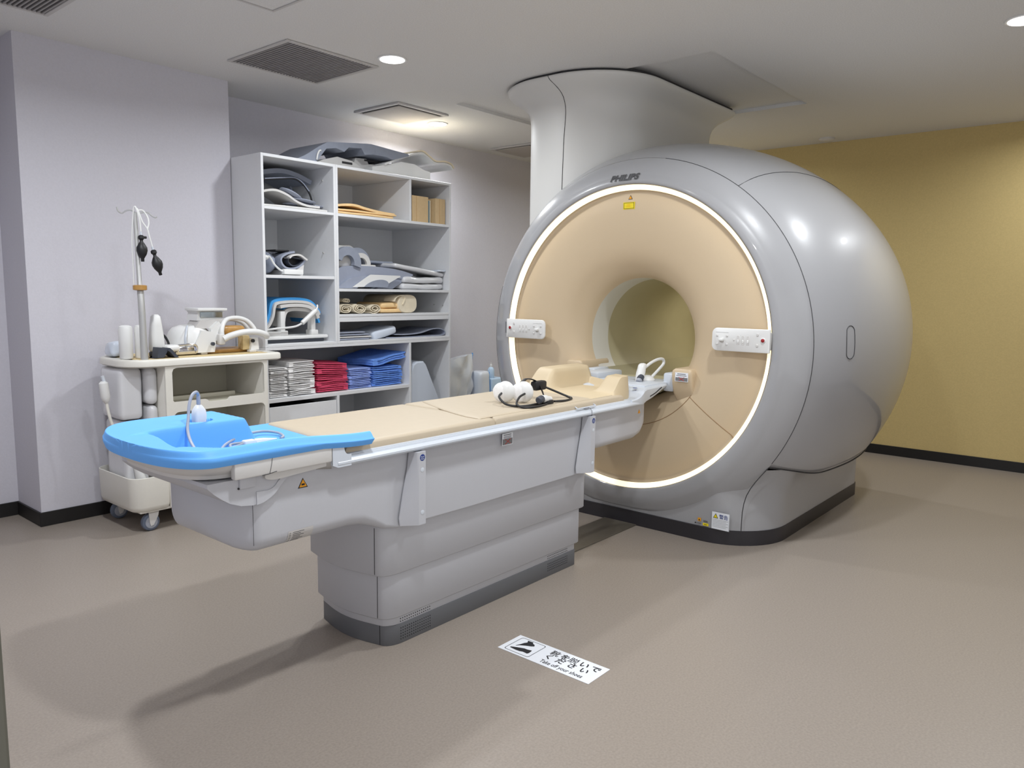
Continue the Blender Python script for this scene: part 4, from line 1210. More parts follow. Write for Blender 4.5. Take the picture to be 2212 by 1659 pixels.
mesh('cable', *tube([(2.91, 4.42, 1.462), (2.88, 4.42, 1.475), (2.845, 4.42, 1.505), (2.82, 4.42, 1.54), (2.805, 4.42, 1.555), (2.79, 4.43, 1.55)], .0065, 8), M['white'], t)
mesh('plug_head', *ellip((2.785, 4.425, 1.548), .02, .02, .016), M['white'], t)
tag(mesh('spray_bottle', *lathe([(.024, 0), (.026, .01), (.026, .10), (.018, .122), (.012, .128), (.012, .15)], (2.772, 4.47, 1.437)), M['rubberblue']), 'pale blue bottle at the left edge of the middle left bay', 'bottle')

# lower left bay: cushioned cradle --------------------------
t = thing('cradle_coil', 'white cradle coil with blue cushions on two posts and a base plate', 'coil', (3.0, 4.6, .989))
sh = curve2([(2.765, 1.085), (2.80, 1.12), (2.825, 1.17), (2.84, 1.235), (2.87, 1.262), (2.98, 1.272), (3.08, 1.268), (3.14, 1.25), (3.19, 1.205), (3.205, 1.175)], 5)
mesh('cradle_shell', *sheet(sh, 4.43, 4.80, -.018), M['white2'], t, smooth=50)
mesh('cradle_shell', *sheet([(x * .93 + .215, z - .022) for x, z in sh[20:]], 4.425, 4.80, -.022), M['white2'], t, smooth=50)
mesh('cushion', *sheet([(x, z + .001) for x, z in sh], 4.45, 4.82, .018), M['bluec'], t, smooth=50)
mesh('cushion', *sheet([(x * .94 + .205, z - .062) for x, z in sh[22:]], 4.47, 4.80, .014), M['bluec'], t, smooth=50)
arch = curve2([(2.905, 1.10), (2.92, 1.18), (2.95, 1.215), (3.02, 1.225), (3.12, 1.215), (3.165, 1.19), (3.175, 1.15)], 5)
mesh('arch_frame', *sheet(arch, 4.447, 4.78, -.024), M['white2'], t, smooth=50)
for x_ in (2.915, 3.155):
    mesh('post', *bbox(x_ - .020, x_ + .016, 4.44, 4.49, 1.06, 1.20, .006), M['white'], t)
    mesh('post_foot', *bbox(x_ - .026, x_ + .03, 4.43, 4.50, 1.035, 1.07, .006), M['white'], t)
mesh('base_plate', *bbox(2.765, 3.262, 4.42, 4.80, 1.012, 1.036, .010), M['white'], t)
mesh('base_rim', *prism([(2.80, 1.036), (2.95, 1.036), (2.93, 1.062), (2.78, 1.068)], 'y', 4.434, 4.62), M['white'], t, smooth=30)
mesh('base_foot', *bbox(2.78, 3.24, 4.44, 4.78, .989, 1.012, .006), M['dkgrey'], t)
mesh('back_post', *cyl((3.03, 4.70, 1.036), (0, 0, 1), .018, .14), M['steel'], t)
mesh('connector', *cyl((3.035, 4.405, 1.118), (.80, 0, .60), .016, .145, 16, .004), M['white'], t)
mesh('cable', *tube([(3.03, 4.405, 1.115), (2.99, 4.405, 1.10), (2.93, 4.405, 1.092), (2.85, 4.41, 1.088), (2.77, 4.415, 1.080)], .007, 8), M['white'], t)
mesh('cable', *tube([(3.15, 4.405, 1.205), (3.165, 4.41, 1.225), (3.172, 4.42, 1.24)], .006, 8), M['white'], t)
tag(mesh('bent_cushion', *sheet(curve2([(2.75, 1.29), (2.80, 1.285), (2.86, 1.24), (2.90, 1.20)], 4), 4.83, 5.0, .03), M['bluec']), 'blue cushion standing behind the white cradle coil', 'cushion')

# top right bays ----------------------------------------------
def cloth(x0, x1, y0, y1, z0, h, m, label, seed, slope=0.0, nm='folded_cloth', cat='cloth', grp=None, amp=.004):
    v, f = soft(x0, x1, y0, y1, z0, z0 + h, h * .48, (14, 7, 3), amp, 6, seed)
    v = [(x, y, z + slope * (x - x0)) for x, y, z in v]
    return tag(mesh(nm, v, f, M[m], smooth=60), label, cat, grp)
cloth(3.315, 3.84, 4.39, 4.75, 1.872, .018, 'orange', 'apricot folded cloth, lowest of the flat pile', 1, grp='apricot cloths in the top bay')
cloth(3.32, 3.88, 4.40, 4.76, 1.892, .017, 'orange', 'apricot folded cloth in the middle of the flat pile', 2, grp='apricot cloths in the top bay')
o = mesh('folded_cloth', *sheet(curve2([(3.315, 1.930), (3.40, 1.945), (3.50, 1.950), (3.60, 1.935), (3.72, 1.922), (3.87, 1.914)], 5), 4.41, 4.74, -.016), M['orange'], smooth=50)
tag(o, 'apricot folded cloth bulging on top of the flat pile', 'cloth', 'apricot cloths in the top bay')
for a, b, h, lab, mm in ((4.022, 4.192, .196, 'tan cardboard box nearest the divider in the small top right bay', 'tan'), (4.268, 4.375, .196, 'tan cardboard box at the right in the small top right bay', 'tan')):
    t = thing('cardboard_box', lab, 'box', ((a + b) / 2, 4.6, 1.868), 'tan boxes in the small top bay')
    mesh('box_body', *bbox(a, b, 4.385, 4.80, 1.869, 1.869 + h, .003, 1), M[mm], t)
    mesh('box_edge', *box(a + .043, a + .045, 4.3842, 4.386, 1.872, 1.865 + h), M['amber'], t, smooth=0)
tag(mesh('file_folder', *bbox(4.198, 4.238, 4.42, 4.80, 1.869, 2.045, .003, 1), M['teal']), 'blue file standing between the two tan boxes', 'file')
tag(mesh('thin_folder', *bbox(4.243, 4.262, 4.43, 4.80, 1.869, 2.05, .003, 1), M['sheet']), 'thin cream folder beside the blue file', 'file')

# large middle right bay ---------------------------------------
t = thing('neck_coil', 'white round coil with two grey rings lying on its side', 'coil', (3.5, 4.65, 1.50))
def halfring(nm, yc, r0, r1, x0, x1, zc, m, a0=0, a1=180):
    g = G(); A = [math.radians(a0 + (a1 - a0) * i / 24) for i in range(25)]
    P = [(yc + r1 * math.cos(a), zc + r1 * math.sin(a)) for a in A] + [(yc + r0 * math.cos(a), zc + r0 * math.sin(a)) for a in A[::-1]]
    g.add(*prism(P, 'x', x0, x1)); return g.make(nm, M[m], t, smooth=40)
def hr(nm, xc, r0, r1, y0, y1, zc, m, a0=0, a1=180):
    A = [math.radians(a0 + (a1 - a0) * i / 24) for i in range(25)]
    P = [(xc + r1 * math.cos(a), zc + r1 * math.sin(a)) for a in A] + [(xc + r0 * math.cos(a), zc + r0 * math.sin(a)) for a in A[::-1]]
    return mesh(nm, *prism(P, 'y', y0, y1), M[m], t, smooth=40)
hr('front_ring', 3.426, .055, .115, 4.40, 4.44, 1.535, 'dgrey', -15, 165)
mesh('coil_barrel', *loft([[(x, yy + .0, 1.535 + 0) for x, yy in [(0, 0)]] * 1, ] * 1) if False else (lambda R: loft(R))([[(3.41 + k * .17 + 0 * a + .10 * r_ * math.cos(a) * .35, 4.60 + .16 * r_ * math.cos(a), 1.560 + .115 * r_ * math.sin(a)) for a in [2 * PI * i / 28 for i in range(28)]] for k, r_ in ((0, .96), (.05, 1.0), (.5, .98), (.95, 1.0), (1.0, .96))]), M['white2'], t, smooth=50)
hr('rear_ring', 3.59, .070, .118, 4.50, 4.545, 1.535, 'dgrey', -5, 140)
hr('rear_ring', 3.61, .05, .085, 4.48, 4.50, 1.53, 'white2', -5, 175)
mesh('coil_knob', *bbox(3.36, 3.43, 4.55, 4.62, 1.66, 1.695, .01), M['white2'], t)
mesh('coil_base', *bbox(3.49, 3.70, 4.425, 4.70, 1.505, 1.530, .008), M['white2'], t)
t = thing('paddle_coil', 'large grey boomerang shaped coil spread across the middle right bay', 'coil', (3.65, 4.6, 1.355))
up = curve2([(3.315, 1.478), (3.42, 1.512), (3.60, 1.520), (3.80, 1.512), (3.94, 1.497), (4.06, 1.470)], 5)
dn = curve2([(4.06, 1.462), (3.98, 1.430), (3.90, 1.44), (3.75, 1.448), (3.55, 1.442), (3.45, 1.415), (3.36, 1.37), (3.315, 1.358)], 5)
mesh('coil_plate', *prism(up + dn, 'y', 4.42, 4.74), M['grey'], t, smooth=40)
mesh('coil_wing', *prism(curve2([(3.33, 1.357), (3.38, 1.395), (3.47, 1.435), (3.60, 1.445), (3.50, 1.357)], 3), 'y', 4.40, 4.70), M['grey'], t, smooth=40)
mesh('coil_wing', *prism([(3.70, 1.357), (3.80, 1.40), (3.93, 1.445), (4.05, 1.455), (3.96, 1.41), (3.86, 1.357)], 'y', 4.43, 4.70), M['grey'], t, smooth=40)
t = thing('coil_board', 'white board with a grey half disc leaning below the grey coil', 'board', (3.65, 4.42, 1.355))
mesh('board_panel', *prism([(3.455, 1.365), (3.74, 1.375), (3.875, 1.438), (3.905, 1.446), (3.90, 1.456), (3.62, 1.458), (3.60, 1.448)], 'y', 4.388, 4.398), M['white'], t, smooth=20)
A = [math.radians(180 * i / 20) for i in range(21)]
mesh('grey_disc', *prism([(3.665 + .11 * math.cos(a) + .05 * math.sin(a), 1.368 + .055 * math.sin(a)) for a in A], 'y', 4.385, 4.388), M['dgrey'], t, smooth=0)
for i, (a, b, z0, z1, lab) in enumerate(((3.93, 4.37, 1.356, 1.402, 'plastic wrapped white pad, lowest of the pile at the right'), (3.95, 4.375, 1.404, 1.452, 'plastic wrapped white pad in the middle of the pile at the right'))):
    tag(mesh('wrapped_pad', *soft(a, b, 4.40, 4.75, z0, z1, .022, (18, 10, 5), .009, 9, i + 5), M['wrap'], smooth=70), lab, 'pad', 'plastic wrapped pads')
v, f = soft(3.86, 4.38, 4.40, 4.72, 1.50, 1.535, .016, (18, 10, 4), .004, 8, 9); v = [(x, y, z - .12 * (x - 4.1) - .01) for x, y, z in v]
tag(mesh('wrapped_pad', v, f, M['wrap'], smooth=70), 'long grey wrapped pad sloping down to the right on top of the pile', 'pad', 'plastic wrapped pads')
v, f = soft(3.74, 3.98, 4.55, 4.78, 1.545, 1.568, .01, (12, 8, 3), .003, 8, 12)
tag(mesh('thin_pad', v, f, M['dgrey'], smooth=70), 'thin dark grey pad behind the sloping wrapped pad', 'pad')
tag(mesh('plastic_bag_tail', *soft(4.30, 4.384, 4.385, 4.50, 1.496, 1.512, .006, (10, 6, 2), .004, 20, 3), M['clear'], smooth=70), 'crumpled clear bag end at the right edge of the middle bay', 'bag')

# rolls bay ------------------------------------------------------
def spiral(cx, cz, r, turns, squash, y0, y1, m, label, grp, seed):
    P = []
    for i in range(int(turns * 18) + 1):
        a = 2 * PI * i / 18 + seed; q = r * (1 - .72 * i / (turns * 18))
        P.append((cx + q * math.cos(a) * 1.15, cz + q * math.sin(a) * squash + .002 * math.sin(3 * a + seed)))
    o = mesh('rolled_cloth', *sheet(P, y0, y1, .0055), M[m], smooth=50)
    return tag(o, label, 'cloth', grp)
spiral(3.395, 1.212, .052, 2.4, .72, 4.39, 4.72, 'sheet', 'cream cloth roll at the far left of the rolls bay', 'cream cloth rolls', .5)
spiral(3.515, 1.213, .056, 2.6, .66, 4.385, 4.72, 'sheet', 'cream cloth roll second from the left in the rolls bay', 'cream cloth rolls', 2.1)
spiral(3.645, 1.212, .055, 2.2, .66, 4.38, 4.71, 'sheet', 'cream cloth roll third from the left, next to the folded apricot cloth', 'cream cloth rolls', 4.0)
spiral(3.455, 1.268, .036, 2.0, .5, 4.46, 4.76, 'sheet', 'small cream cloth roll lying on top between two rolls', 'cream cloth rolls', 1.0)
cloth(3.71, 3.96, 4.39, 4.70, 1.178, .032, 'orange', 'apricot cloth folded flat under another beside the rolls', 21, grp='apricot cloths by the rolls')
cloth(3.72, 3.93, 4.40, 4.70, 1.212, .045, 'orange', 'thick apricot cloth folded on top beside the rolls', 22, grp='apricot cloths by the rolls', amp=.007)
t = thing('foam_roll', 'large cream foam roll at the right of the rolls bay', 'roll', (3.97, 4.6, 1.176))
Rl = []
for yy, k in ((4.385, .94), (4.392, 1), (4.80, 1), (4.81, .94)):
    Rl.append([(3.975 + .095 * k * (1 if math.cos(a) > 0 else -1) * abs(math.cos(a)) ** .72, yy, 1.246 + .069 * k * (1 if math.sin(a) > 0 else -1) * abs(math.sin(a)) ** .72) for a in [2 * PI * i / 30 for i in range(30)]])
mesh('roll_body', *loft(Rl), M['sheet'], t, smooth=50)
mesh('outer_turn', *sheet(curve2([(3.84, 1.262), (3.85, 1.285), (3.885, 1.302), (3.93, 1.300), (3.935, 1.275), (3.915, 1.24)], 5), 4.378, 4.5, .008), M['sheet'], t, smooth=50)

# mats bay -------------------------------------------------------
for i, (z, b) in enumerate(((.989, 3.60), (1.004, 3.62), (1.020, 3.60), (1.036, 3.56))):
    cloth(3.315, b, 4.385, 4.75, z, .013, 'grey' if i != 1 else 'white2', ('grey thin pad, ' if i != 1 else 'pale thin pad, ') + ['lowest', 'second lowest', 'third', 'topmost'][i] + ' of the pile at the left of the mats bay', 30 + i, nm='thin_pad', cat='pad', grp='thin pads in the mats bay', amp=.002)
v, f = soft(3.63, 3.86, 4.38, 4.68, 1.000, 1.060, .022, (12, 10, 6), .003, 8, 4, tilt=(0, -.22))
tag(mesh('cushion', v, f, M['foamp'], smooth=70), 'pale grey tilted cushion in the middle of the mats bay', 'cushion')
P = curve2([(3.76, .997), (3.95, .995), (4.20, .996), (4.34, .998), (4.372, 1.012), (4.355, 1.032), (4.30, 1.045), (4.22, 1.040), (4.10, 1.015), (3.95, 1.008), (3.84, 1.012)], 5)
tag(mesh('folded_mat', *sheet(P, 4.385, 4.72, -.007), M['grey'], smooth=50), 'thin grey mat folded over at the right of the mats bay', 'mat')

# wrapped things on the floor right of the shelves ---------------
t = thing('wrapped_cushion', 'large vinyl wrapped cushion leaning on the back wall right of the shelves', 'cushion', (4.95, 4.85, 0))
g = G()
N1, N2 = 22, 18; Vv = []
for side in (0, 1):
    for i in range(N1 + 1):
        for j in range(N2 + 1):
            u, v_ = i / N1, j / N2
            x = 4.53 + .60 * u + .05 * v_; z = .002 + .73 * v_ + .02 * u * v_ - .015 * math.sin(u * 5) * v_
            thick = .085 * (math.sin(PI * min(max(u, .02), .98)) ** .45) * (math.sin(PI * min(max(v_, .02), .98)) ** .45)
            nz = noise.noise(Vector((u * 5, v_ * 5, side * 4))) * .055 + abs(noise.noise(Vector((u * 3 + 9, v_ * 4, 2)))) * -.05
            y = 4.84 + (-thick + nz if side == 0 else thick)
            Vv.append((x, y, max(z, .002)))
F = []
for side in (0, 1):
    o0 = side * (N1 + 1) * (N2 + 1)
    for i in range(N1):
        for j in range(N2):
            a = o0 + i * (N2 + 1) + j; F.append((a, a + 1, a + N2 + 2, a + N2 + 1))
o1 = (N1 + 1) * (N2 + 1)
rim = [i * (N2 + 1) for i in range(N1 + 1)] + [N1 * (N2 + 1) + j for j in range(1, N2 + 1)] + [i * (N2 + 1) + N2 for i in range(N1 - 1, -1, -1)] + [j for j in range(N2 - 1, 0, -1)]
for k in range(len(rim)):
    a, b = rim[k], rim[(k + 1) % len(rim)]; F.append((a, b, b + o1, a + o1))
mesh('vinyl_cover', Vv, F, M['vinyl'], t, smooth=35)
mesh('blue_piping', *tube([(5.13, 4.84, .01), (5.15, 4.84, .35), (5.185, 4.84, .745), (5.19, 4.84, .752)], .006, 6), M['blue'], t)
t = thing('wrapped_cushion', 'narrow vinyl wrapped cushion just right of the large one', 'cushion', (5.27, 4.85, 0))
mesh('vinyl_cover', *soft(5.20, 5.345, 4.74, 4.95, .002, .60, .03, (8, 8, 12), .012, 6, 2), M['vinyl'], t, smooth=60)
mesh('blue_piping', *tube([(5.347, 4.76, .01), (5.352, 4.76, .3), (5.347, 4.77, .592)], .005, 6), M['blue'], t)
tag(mesh('pale_blue_box', *bbox(5.36, 5.56, 4.74, 4.95, 0.001, .525, .012), M['rubberblue']), 'pale blue plastic box on the floor beside the scanner', 'box')
t = thing('pump_bottle', 'pale bottle standing on the pale blue box', 'bottle', (5.43, 4.82, .525))
mesh('bottle_body', *lathe([(.03, 0), (.032, .006), (.032, .08), (.02, .10), (.011, .105)], (5.43, 4.82, .5255)), M['rubberblue'], t)
mesh('pump', *lathe([(.012, 0), (.012, .02), (.005, .024), (.005, .04)], (5.43, 4.82, .630)), M['white'], t)

# ------------------------------------------------------------ service cart
ct = thing('service_cart', 'off-white plastic trolley with open shelves, front bin and grey castors', 'trolley', (2.2, 4.36, 0))
CY0, CY1 = 4.13, 4.62
topo = rrect(1.765, 2.70, CY0, CY1, (.03, .16, .16, .03), 10)
def inset(P, k, z): 
    cx_, cy_ = 2.23, 4.375
    return [(cx_ + (x - cx_) * (1 - k / .46), cy_ + (y - cy_) * (1 - k / .245), z) for x, y, _ in P]
mesh('cart_top', *loft([inset(topo, .012, .912), inset(topo, 0, .920), inset(topo, 0, .946), inset(topo, .004, .954), inset(topo, .010, .957), inset(topo, .022, .957), inset(topo, .030, .953)]), M['cart'], ct, smooth=40)
def frameface(x0, x1, z0, z1, y0, y1, holes, nm, m='cart'):
    """front panel with rounded rectangular openings, built from strips"""
    bm = bmesh.new()
    outer = [bm.verts.new((x0, y0, z0)), bm.verts.new((x1, y0, z0)), bm.verts.new((x1, y0, z1)), bm.verts.new((x0, y0, z1))]
    E_ = [bm.edges.new((outer[i], outer[(i + 1) % 4])) for i in range(4)]
    for H in holes:
        hv = [bm.verts.new((x, y0, z)) for x, z in H]
        E_ += [bm.edges.new((hv[i], hv[(i + 1) % len(hv)])) for i in range(len(hv))]
    bmesh.ops.triangle_fill(bm, use_beauty=True, use_dissolve=False, edges=E_)
    r = bmesh.ops.extrude_face_region(bm, geom=bm.faces[:])
    for v in r['geom']:
        if isinstance(v, bmesh.types.BMVert): v.co.y = y1
    bm.verts.index_update()
    out = [v.co[:] for v in bm.verts], [tuple(v.index for v in f.verts) for f in bm.faces]
    bm.free()
    return mesh(nm, *out, M[m], ct, smooth=30)
h1 = [(p[0], p[1]) for p in rrect(2.004, 2.574, .712, .904, .03, 5)]
# lip with a dip in the middle of the lower edge
h1 = [(2.004, .722), (2.012, .712), (2.196, .712), (2.206, .708), (2.214, .698), (2.225, .694), (2.325, .694), (2.336, .698), (2.344, .708), (2.354, .712), (2.566, .712), (2.574, .722), (2.574, .885), (2.568, .898), (2.555, .904), (2.03, .904), (2.012, .898), (2.004, .88)]
h2 = [(p[0], p[1]) for p in rrect(2.006, 2.576, .28, .655, .03, 5)]
h3 = [(p[0], p[1]) for p in rrect(2.008, 2.56, .150, .252, .02, 5)]
frameface(1.965, 2.598, .122, .914, 4.140, 4.156, [h1, h2, h3], 'front_frame')
g = G(); g.add(*bbox(1.965, 1.99, 4.156, 4.60, .122, .913, .004)); g.make('side_panel', M['cart'], ct)
g = G(); g.add(*bbox(2.575, 2.598, 4.156, 4.60, .122, .913, .004)); g.make('side_panel', M['cart'], ct)
mesh('back_panel', *box(1.99, 2.575, 4.585, 4.60, .14, .91), M['carti'], ct, smooth=0)
mesh('shelf_board', *bbox(1.99, 2.575, 4.157, 4.585, .672, .690, .003), M['carti'], ct)
mesh('shelf_board', *bbox(1.99, 2.575, 4.157, 4.585, .262, .276, .003), M['carti'], ct)
mesh('shelf_lip', *bbox(2.05, 2.50, 4.35, 4.37, .690, .715, .004), M['carti'], ct)
mesh('lower_front', *bbox(2.012, 2.556, 4.138, 4.152, .153, .249, .008), M['cart'], ct)
mesh('bottom_panel', *bbox(1.80, 2.60, 4.15, 4.61, .112, .128, .006), M['cart'], ct)
# front bin at the left end
bo = rrect(1.762, 1.965, 4.132, 4.615, (.02, .07, .07, .02), 8)
def bi(k, z, dz=0): return [(1.865 + (x - 1.865) * (1 - k / .10), 4.375 + (y - 4.375) * (1 - k / .24), z + dz * (1 if x < 1.9 else .6)) for x, y, _ in bo]
mesh('side_bin', *loft([bi(.02, .118), bi(.006, .128), bi(0, .15), bi(-.004, .30), bi(-.004, .312), bi(0, .314), bi(.004, .310), bi(.006, .15), bi(.01, .135)], cap=(True, True)), M['cart'], ct, smooth=50)
def castor(x, y):
    c = mesh('castor_fork', *prism([(x - .022, .115), (x + .036, .115), (x + .030, .085), (x + .004, .035), (x - .012, .030), (x - .018, .05)], 'y', y - .024, y - .018), M['white2'], ct, smooth=30)
    mesh('castor_fork', *prism([(x - .022, .115), (x + .036, .115), (x + .030, .085), (x + .004, .035), (x - .012, .030), (x - .018, .05)], 'y', y + .018, y + .024), M['white2'], ct, smooth=30)
    w_ = mesh('castor_wheel', *lathe([(.010, -.017), (.040, -.017), (.047, -.013), (.0495, -.006), (.0495, .006), (.047, .013), (.040, .017), (.010, .017)], (x - .006, y, .0500), (0, 1, 0), 28), M['castor'], ct)
    mesh('hub', *lathe([(.034, -.0185), (.030, -.0195), (.012, -.0195), (.006, -.022)], (x - .006, y, .050), (0, 1, 0), 20), M['cable'], w_)
for (x_, y_) in ((1.875, 4.19), (1.86, 4.55), (2.50, 4.19), (2.50, 4.55)): castor(x_, y_)
tag(mesh('white_tray', *bbox(2.36, 2.47, 4.118, 4.30, .42, .50, .008), M['cart']), 'small white tray sticking out of the open lower bay of the trolley', 'tray')

# things in and on the cart --------------------------------------
tag(mesh('cork_mat', *bbox(1.84, 2.62, 4.165, 4.585, .9535, .9575, .0015, 1), M['wood']), 'beige patterned mat covering the trolley top', 'mat')
t = thing('drip_pole', 'metal pole with curled hooks and a brown collar on the trolley', 'pole', (1.872, 4.175, .957))
mesh('pole_tube', *loft([[(x + r * math.cos(a), y + r * math.sin(a), z) for a in [2 * PI * k / 14 for k in range(14)]] for x, y, z, r in ((1.872, 4.175, .957, .0195), (1.870, 4.175, 1.20, .0175), (1.866, 4.175, 1.34, .0165), (1.864, 4.175, 1.345, .0125), (1.857, 4.175, 1.70, .0105), (1.857, 4.175, 1.738, .009))]), M['steel'], t, smooth=40)
mesh('collar', *lathe([(.024, 0), (.035, .003), (.035, .026), (.024, .029)], (1.865, 4.175, 1.330), seg=24), M['amber'], t)
hk = [(1.775, 4.2, 1.762), (1.782, 4.2, 1.741), (1.80, 4.2, 1.732), (1.818, 4.19, 1.745), (1.838, 4.18, 1.749), (1.857, 4.175, 1.738)]
mesh('hook', *tube(hk, .0035, 6), M['steel'], t)
hk = [(1.960, 4.15, 1.722), (1.95, 4.15, 1.718), (1.935, 4.155, 1.727), (1.918, 4.16, 1.742), (1.895, 4.17, 1.742), (1.875, 4.175, 1.736), (1.857, 4.175, 1.738)]
mesh('hook', *tube(hk, .0035, 6), M['steel'], t)
def bulb(nm, label, top, axis, tubepts):
    t = thing(nm, label, 'bulb', top, 'black squeeze bulbs on white tubes')
    mesh('bulb', *lathe([(.006, 0), (.0145, .006), (.0155, .018), (.008, .028), (.009, .036), (.016, .046), (.0265, .066), (.0275, .082), (.022, .102), (.011, .120), (.0085, .124), (.0085, .138), (.007, .140)], top, axis, 20), M['blk'], t)
    mesh('air_tube', *tube(tubepts, .0042, 8), M['white'], t)
    mesh('tube_ferrule', *cyl(tuple(top[i] - .016 * axis[i] for i in range(3)), axis, .0058, .018, 10), M['rail'], t)
bulb('squeeze_bulb', 'black squeeze bulb hanging higher, in front of the pole', (1.872, 4.150, 1.622), (0.02, 0, -1), [(1.872, 4.15, 1.64), (1.868, 4.150, 1.70), (1.858, 4.152, 1.745), (1.850, 4.158, 1.768), (1.845, 4.168, 1.74), (1.842, 4.19, 1.60), (1.846, 4.20, 1.42), (1.845, 4.20, 1.36)])
mesh('valve', *cyl((1.885, 4.150, 1.61), (1, 0, 0), .007, .014, 10), M['blk'], [o for o in WORLD if o.name == 'squeeze_bulb'][0])
bulb('squeeze_bulb', 'black squeeze bulb hanging lower, to the right of the pole', (1.932, 4.150, 1.548), (.26, 0, -.965), [(1.930, 4.15, 1.56), (1.916, 4.15, 1.615), (1.906, 4.15, 1.655), (1.884, 4.152, 1.69), (1.871, 4.155, 1.73), (1.862, 4.16, 1.758), (1.867, 4.17, 1.75), (1.895, 4.17, 1.752), (1.912, 4.16, 1.725), (1.918, 4.155, 1.69), (1.908, 4.152, 1.655)])
# white canisters and pouch
tag(mesh('canister', *lathe([(.030, 0), (.034, .006), (.036, .16), (.032, .176), (.018, .182)], (1.818, 4.27, .959), seg=24), M['white']), 'wide white wrapped canister left of the pole on the trolley', 'canister', 'white canisters on the trolley')
tag(mesh('canister', *lathe([(.021, 0), (.024, .006), (.025, .165), (.020, .178), (.010, .182)], (1.888, 4.262, .959), seg=20), M['white']), 'slim white canister just left of the pole on the trolley', 'canister', 'white canisters on the trolley')
t = thing('white_receiver', 'white handset shape standing right of the pole on the trolley', 'handset', (2.0, 4.30, .957))
mesh('handset_body', *loft([rrect(2.0 - a - .012 * (z - .96), 2.0 + a, 4.30 - b, 4.30 + b, min(a, b) * .6, 5, z) for z, a, b in ((.985, .028, .03), (1.0, .038, .035), (1.06, .036, .032), (1.14, .027, .028), (1.185, .020, .024), (1.196, .010, .012))]), M['white'], t, smooth=60)
mesh('handset_foot', *bbox(1.965, 2.03, 4.27, 4.33, .958, .988, .008), M['blk'], t)
tag(mesh('white_pad', *soft(2.03, 2.11, 4.24, 4.34, .985, 1.022, .016, (8, 8, 5), .002, 9, 1), M['white']), 'small white pad beside the handset on the trolley', 'pad')
tag(mesh('plastic_pouch', *soft(1.80, 1.90, 4.40, 4.52, .959, 1.04, .03, (10, 10, 8), .014, 14, 5), M['clear'], smooth=50), 'crumpled clear pouch with blue print at the left end of the trolley', 'pouch')
tag(mesh('black_cable_loop', *tube([(2.015, 4.33, 1.075), (2.035, 4.33, 1.083), (2.06, 4.33, 1.07), (2.078, 4.33, 1.04), (2.085, 4.33, 1.015)], .007, 8), M['blk']), 'black cable loop behind the handset on the trolley', 'cable')
t = thing('folded_holder', 'dark grey folded plastic holder at the front edge of the trolley', 'holder', (2.0, 4.2, .957))
mesh('holder_wing', *prism([(1.93, .959), (1.945, .959), (1.955, 1.018), (2.012, 1.012), (1.985, .965), (1.975, .960)], 'y', 4.18, 4.25), M['dkgrey'], t, smooth=20)
mesh('holder_wing', *prism([(2.012, 1.014), (2.024, 1.004), (2.062, .959), (2.04, .959), (2.010, .994), (2.0, 1.0)], 'y', 4.17, 4.26), M['dkgrey'], t, smooth=20)

# head coil with mirror
hc = thing('head_coil', 'white dome head coil with a mirror on top, on the trolley', 'head coil', (2.25, 4.38, .957))
A = [2 * PI * k / 28 for k in range(28)]
dome = []
for z, rx, ry in ((.982, .125, .12), (1.0, .128, .125), (1.05, .126, .122), (1.09, .112, .110), (1.115, .09, .09), (1.128, .055, .055), (1.132, .01, .01)):
    dome.append([(2.235 + rx * math.cos(a), 4.39 + ry * math.sin(a), z) for a in A])
mesh('coil_dome', *loft(dome), M['white'], hc, smooth=60)
mesh('dome_band', *tube([(2.16, 4.272, .985), (2.15, 4.268, 1.05), (2.165, 4.285, 1.095), (2.195, 4.33, 1.125)], .008, 8, flat=.4), M['rail'], hc)
mesh('coil_leg', *prism([(2.215, .970), (2.325, .970), (2.335, 1.03), (2.32, 1.09), (2.25, 1.10), (2.21, 1.03)], 'y', 4.26, 4.34), M['white'], hc, smooth=30)
mesh('coil_foot', *bbox(2.245, 2.285, 4.27, 4.33, .958, .972, .003), M['white2'], hc)
mesh('chrome_hook', *tube([(2.10, 4.262, .98), (2.10, 4.258, 1.01), (2.115, 4.258, 1.02), (2.205, 4.258, 1.018), (2.215, 4.262, .97)], .006, 8), M['chrome'], hc)
mesh('coil_base', *bbox(2.09, 2.22, 4.265, 4.50, .962, 1.012, .01), M['chrome'], hc)
mesh('mirror_stem', *prism([(2.215, 1.10), (2.385, 1.118), (2.405, 1.155), (2.40, 1.165), (2.26, 1.155), (2.232, 1.12)], 'y', 4.30, 4.42), M['frame'], hc, smooth=30)
mesh('mirror_holder', *prism([(2.25, 1.155), (2.405, 1.162), (2.425, 1.215), (2.425, 1.226), (2.242, 1.226), (2.26, 1.20)], 'y', 4.32, 4.44), M['white'], hc, smooth=20)
mesh('mirror', *bbox(2.272, 2.412, 4.314, 4.3195, 1.172, 1.205, .001, 1), M['mirror'], hc)
mesh('mirror_lid', *bbox(2.240, 2.425, 4.28, 4.44, 1.213, 1.228, .003), M['white'], hc)
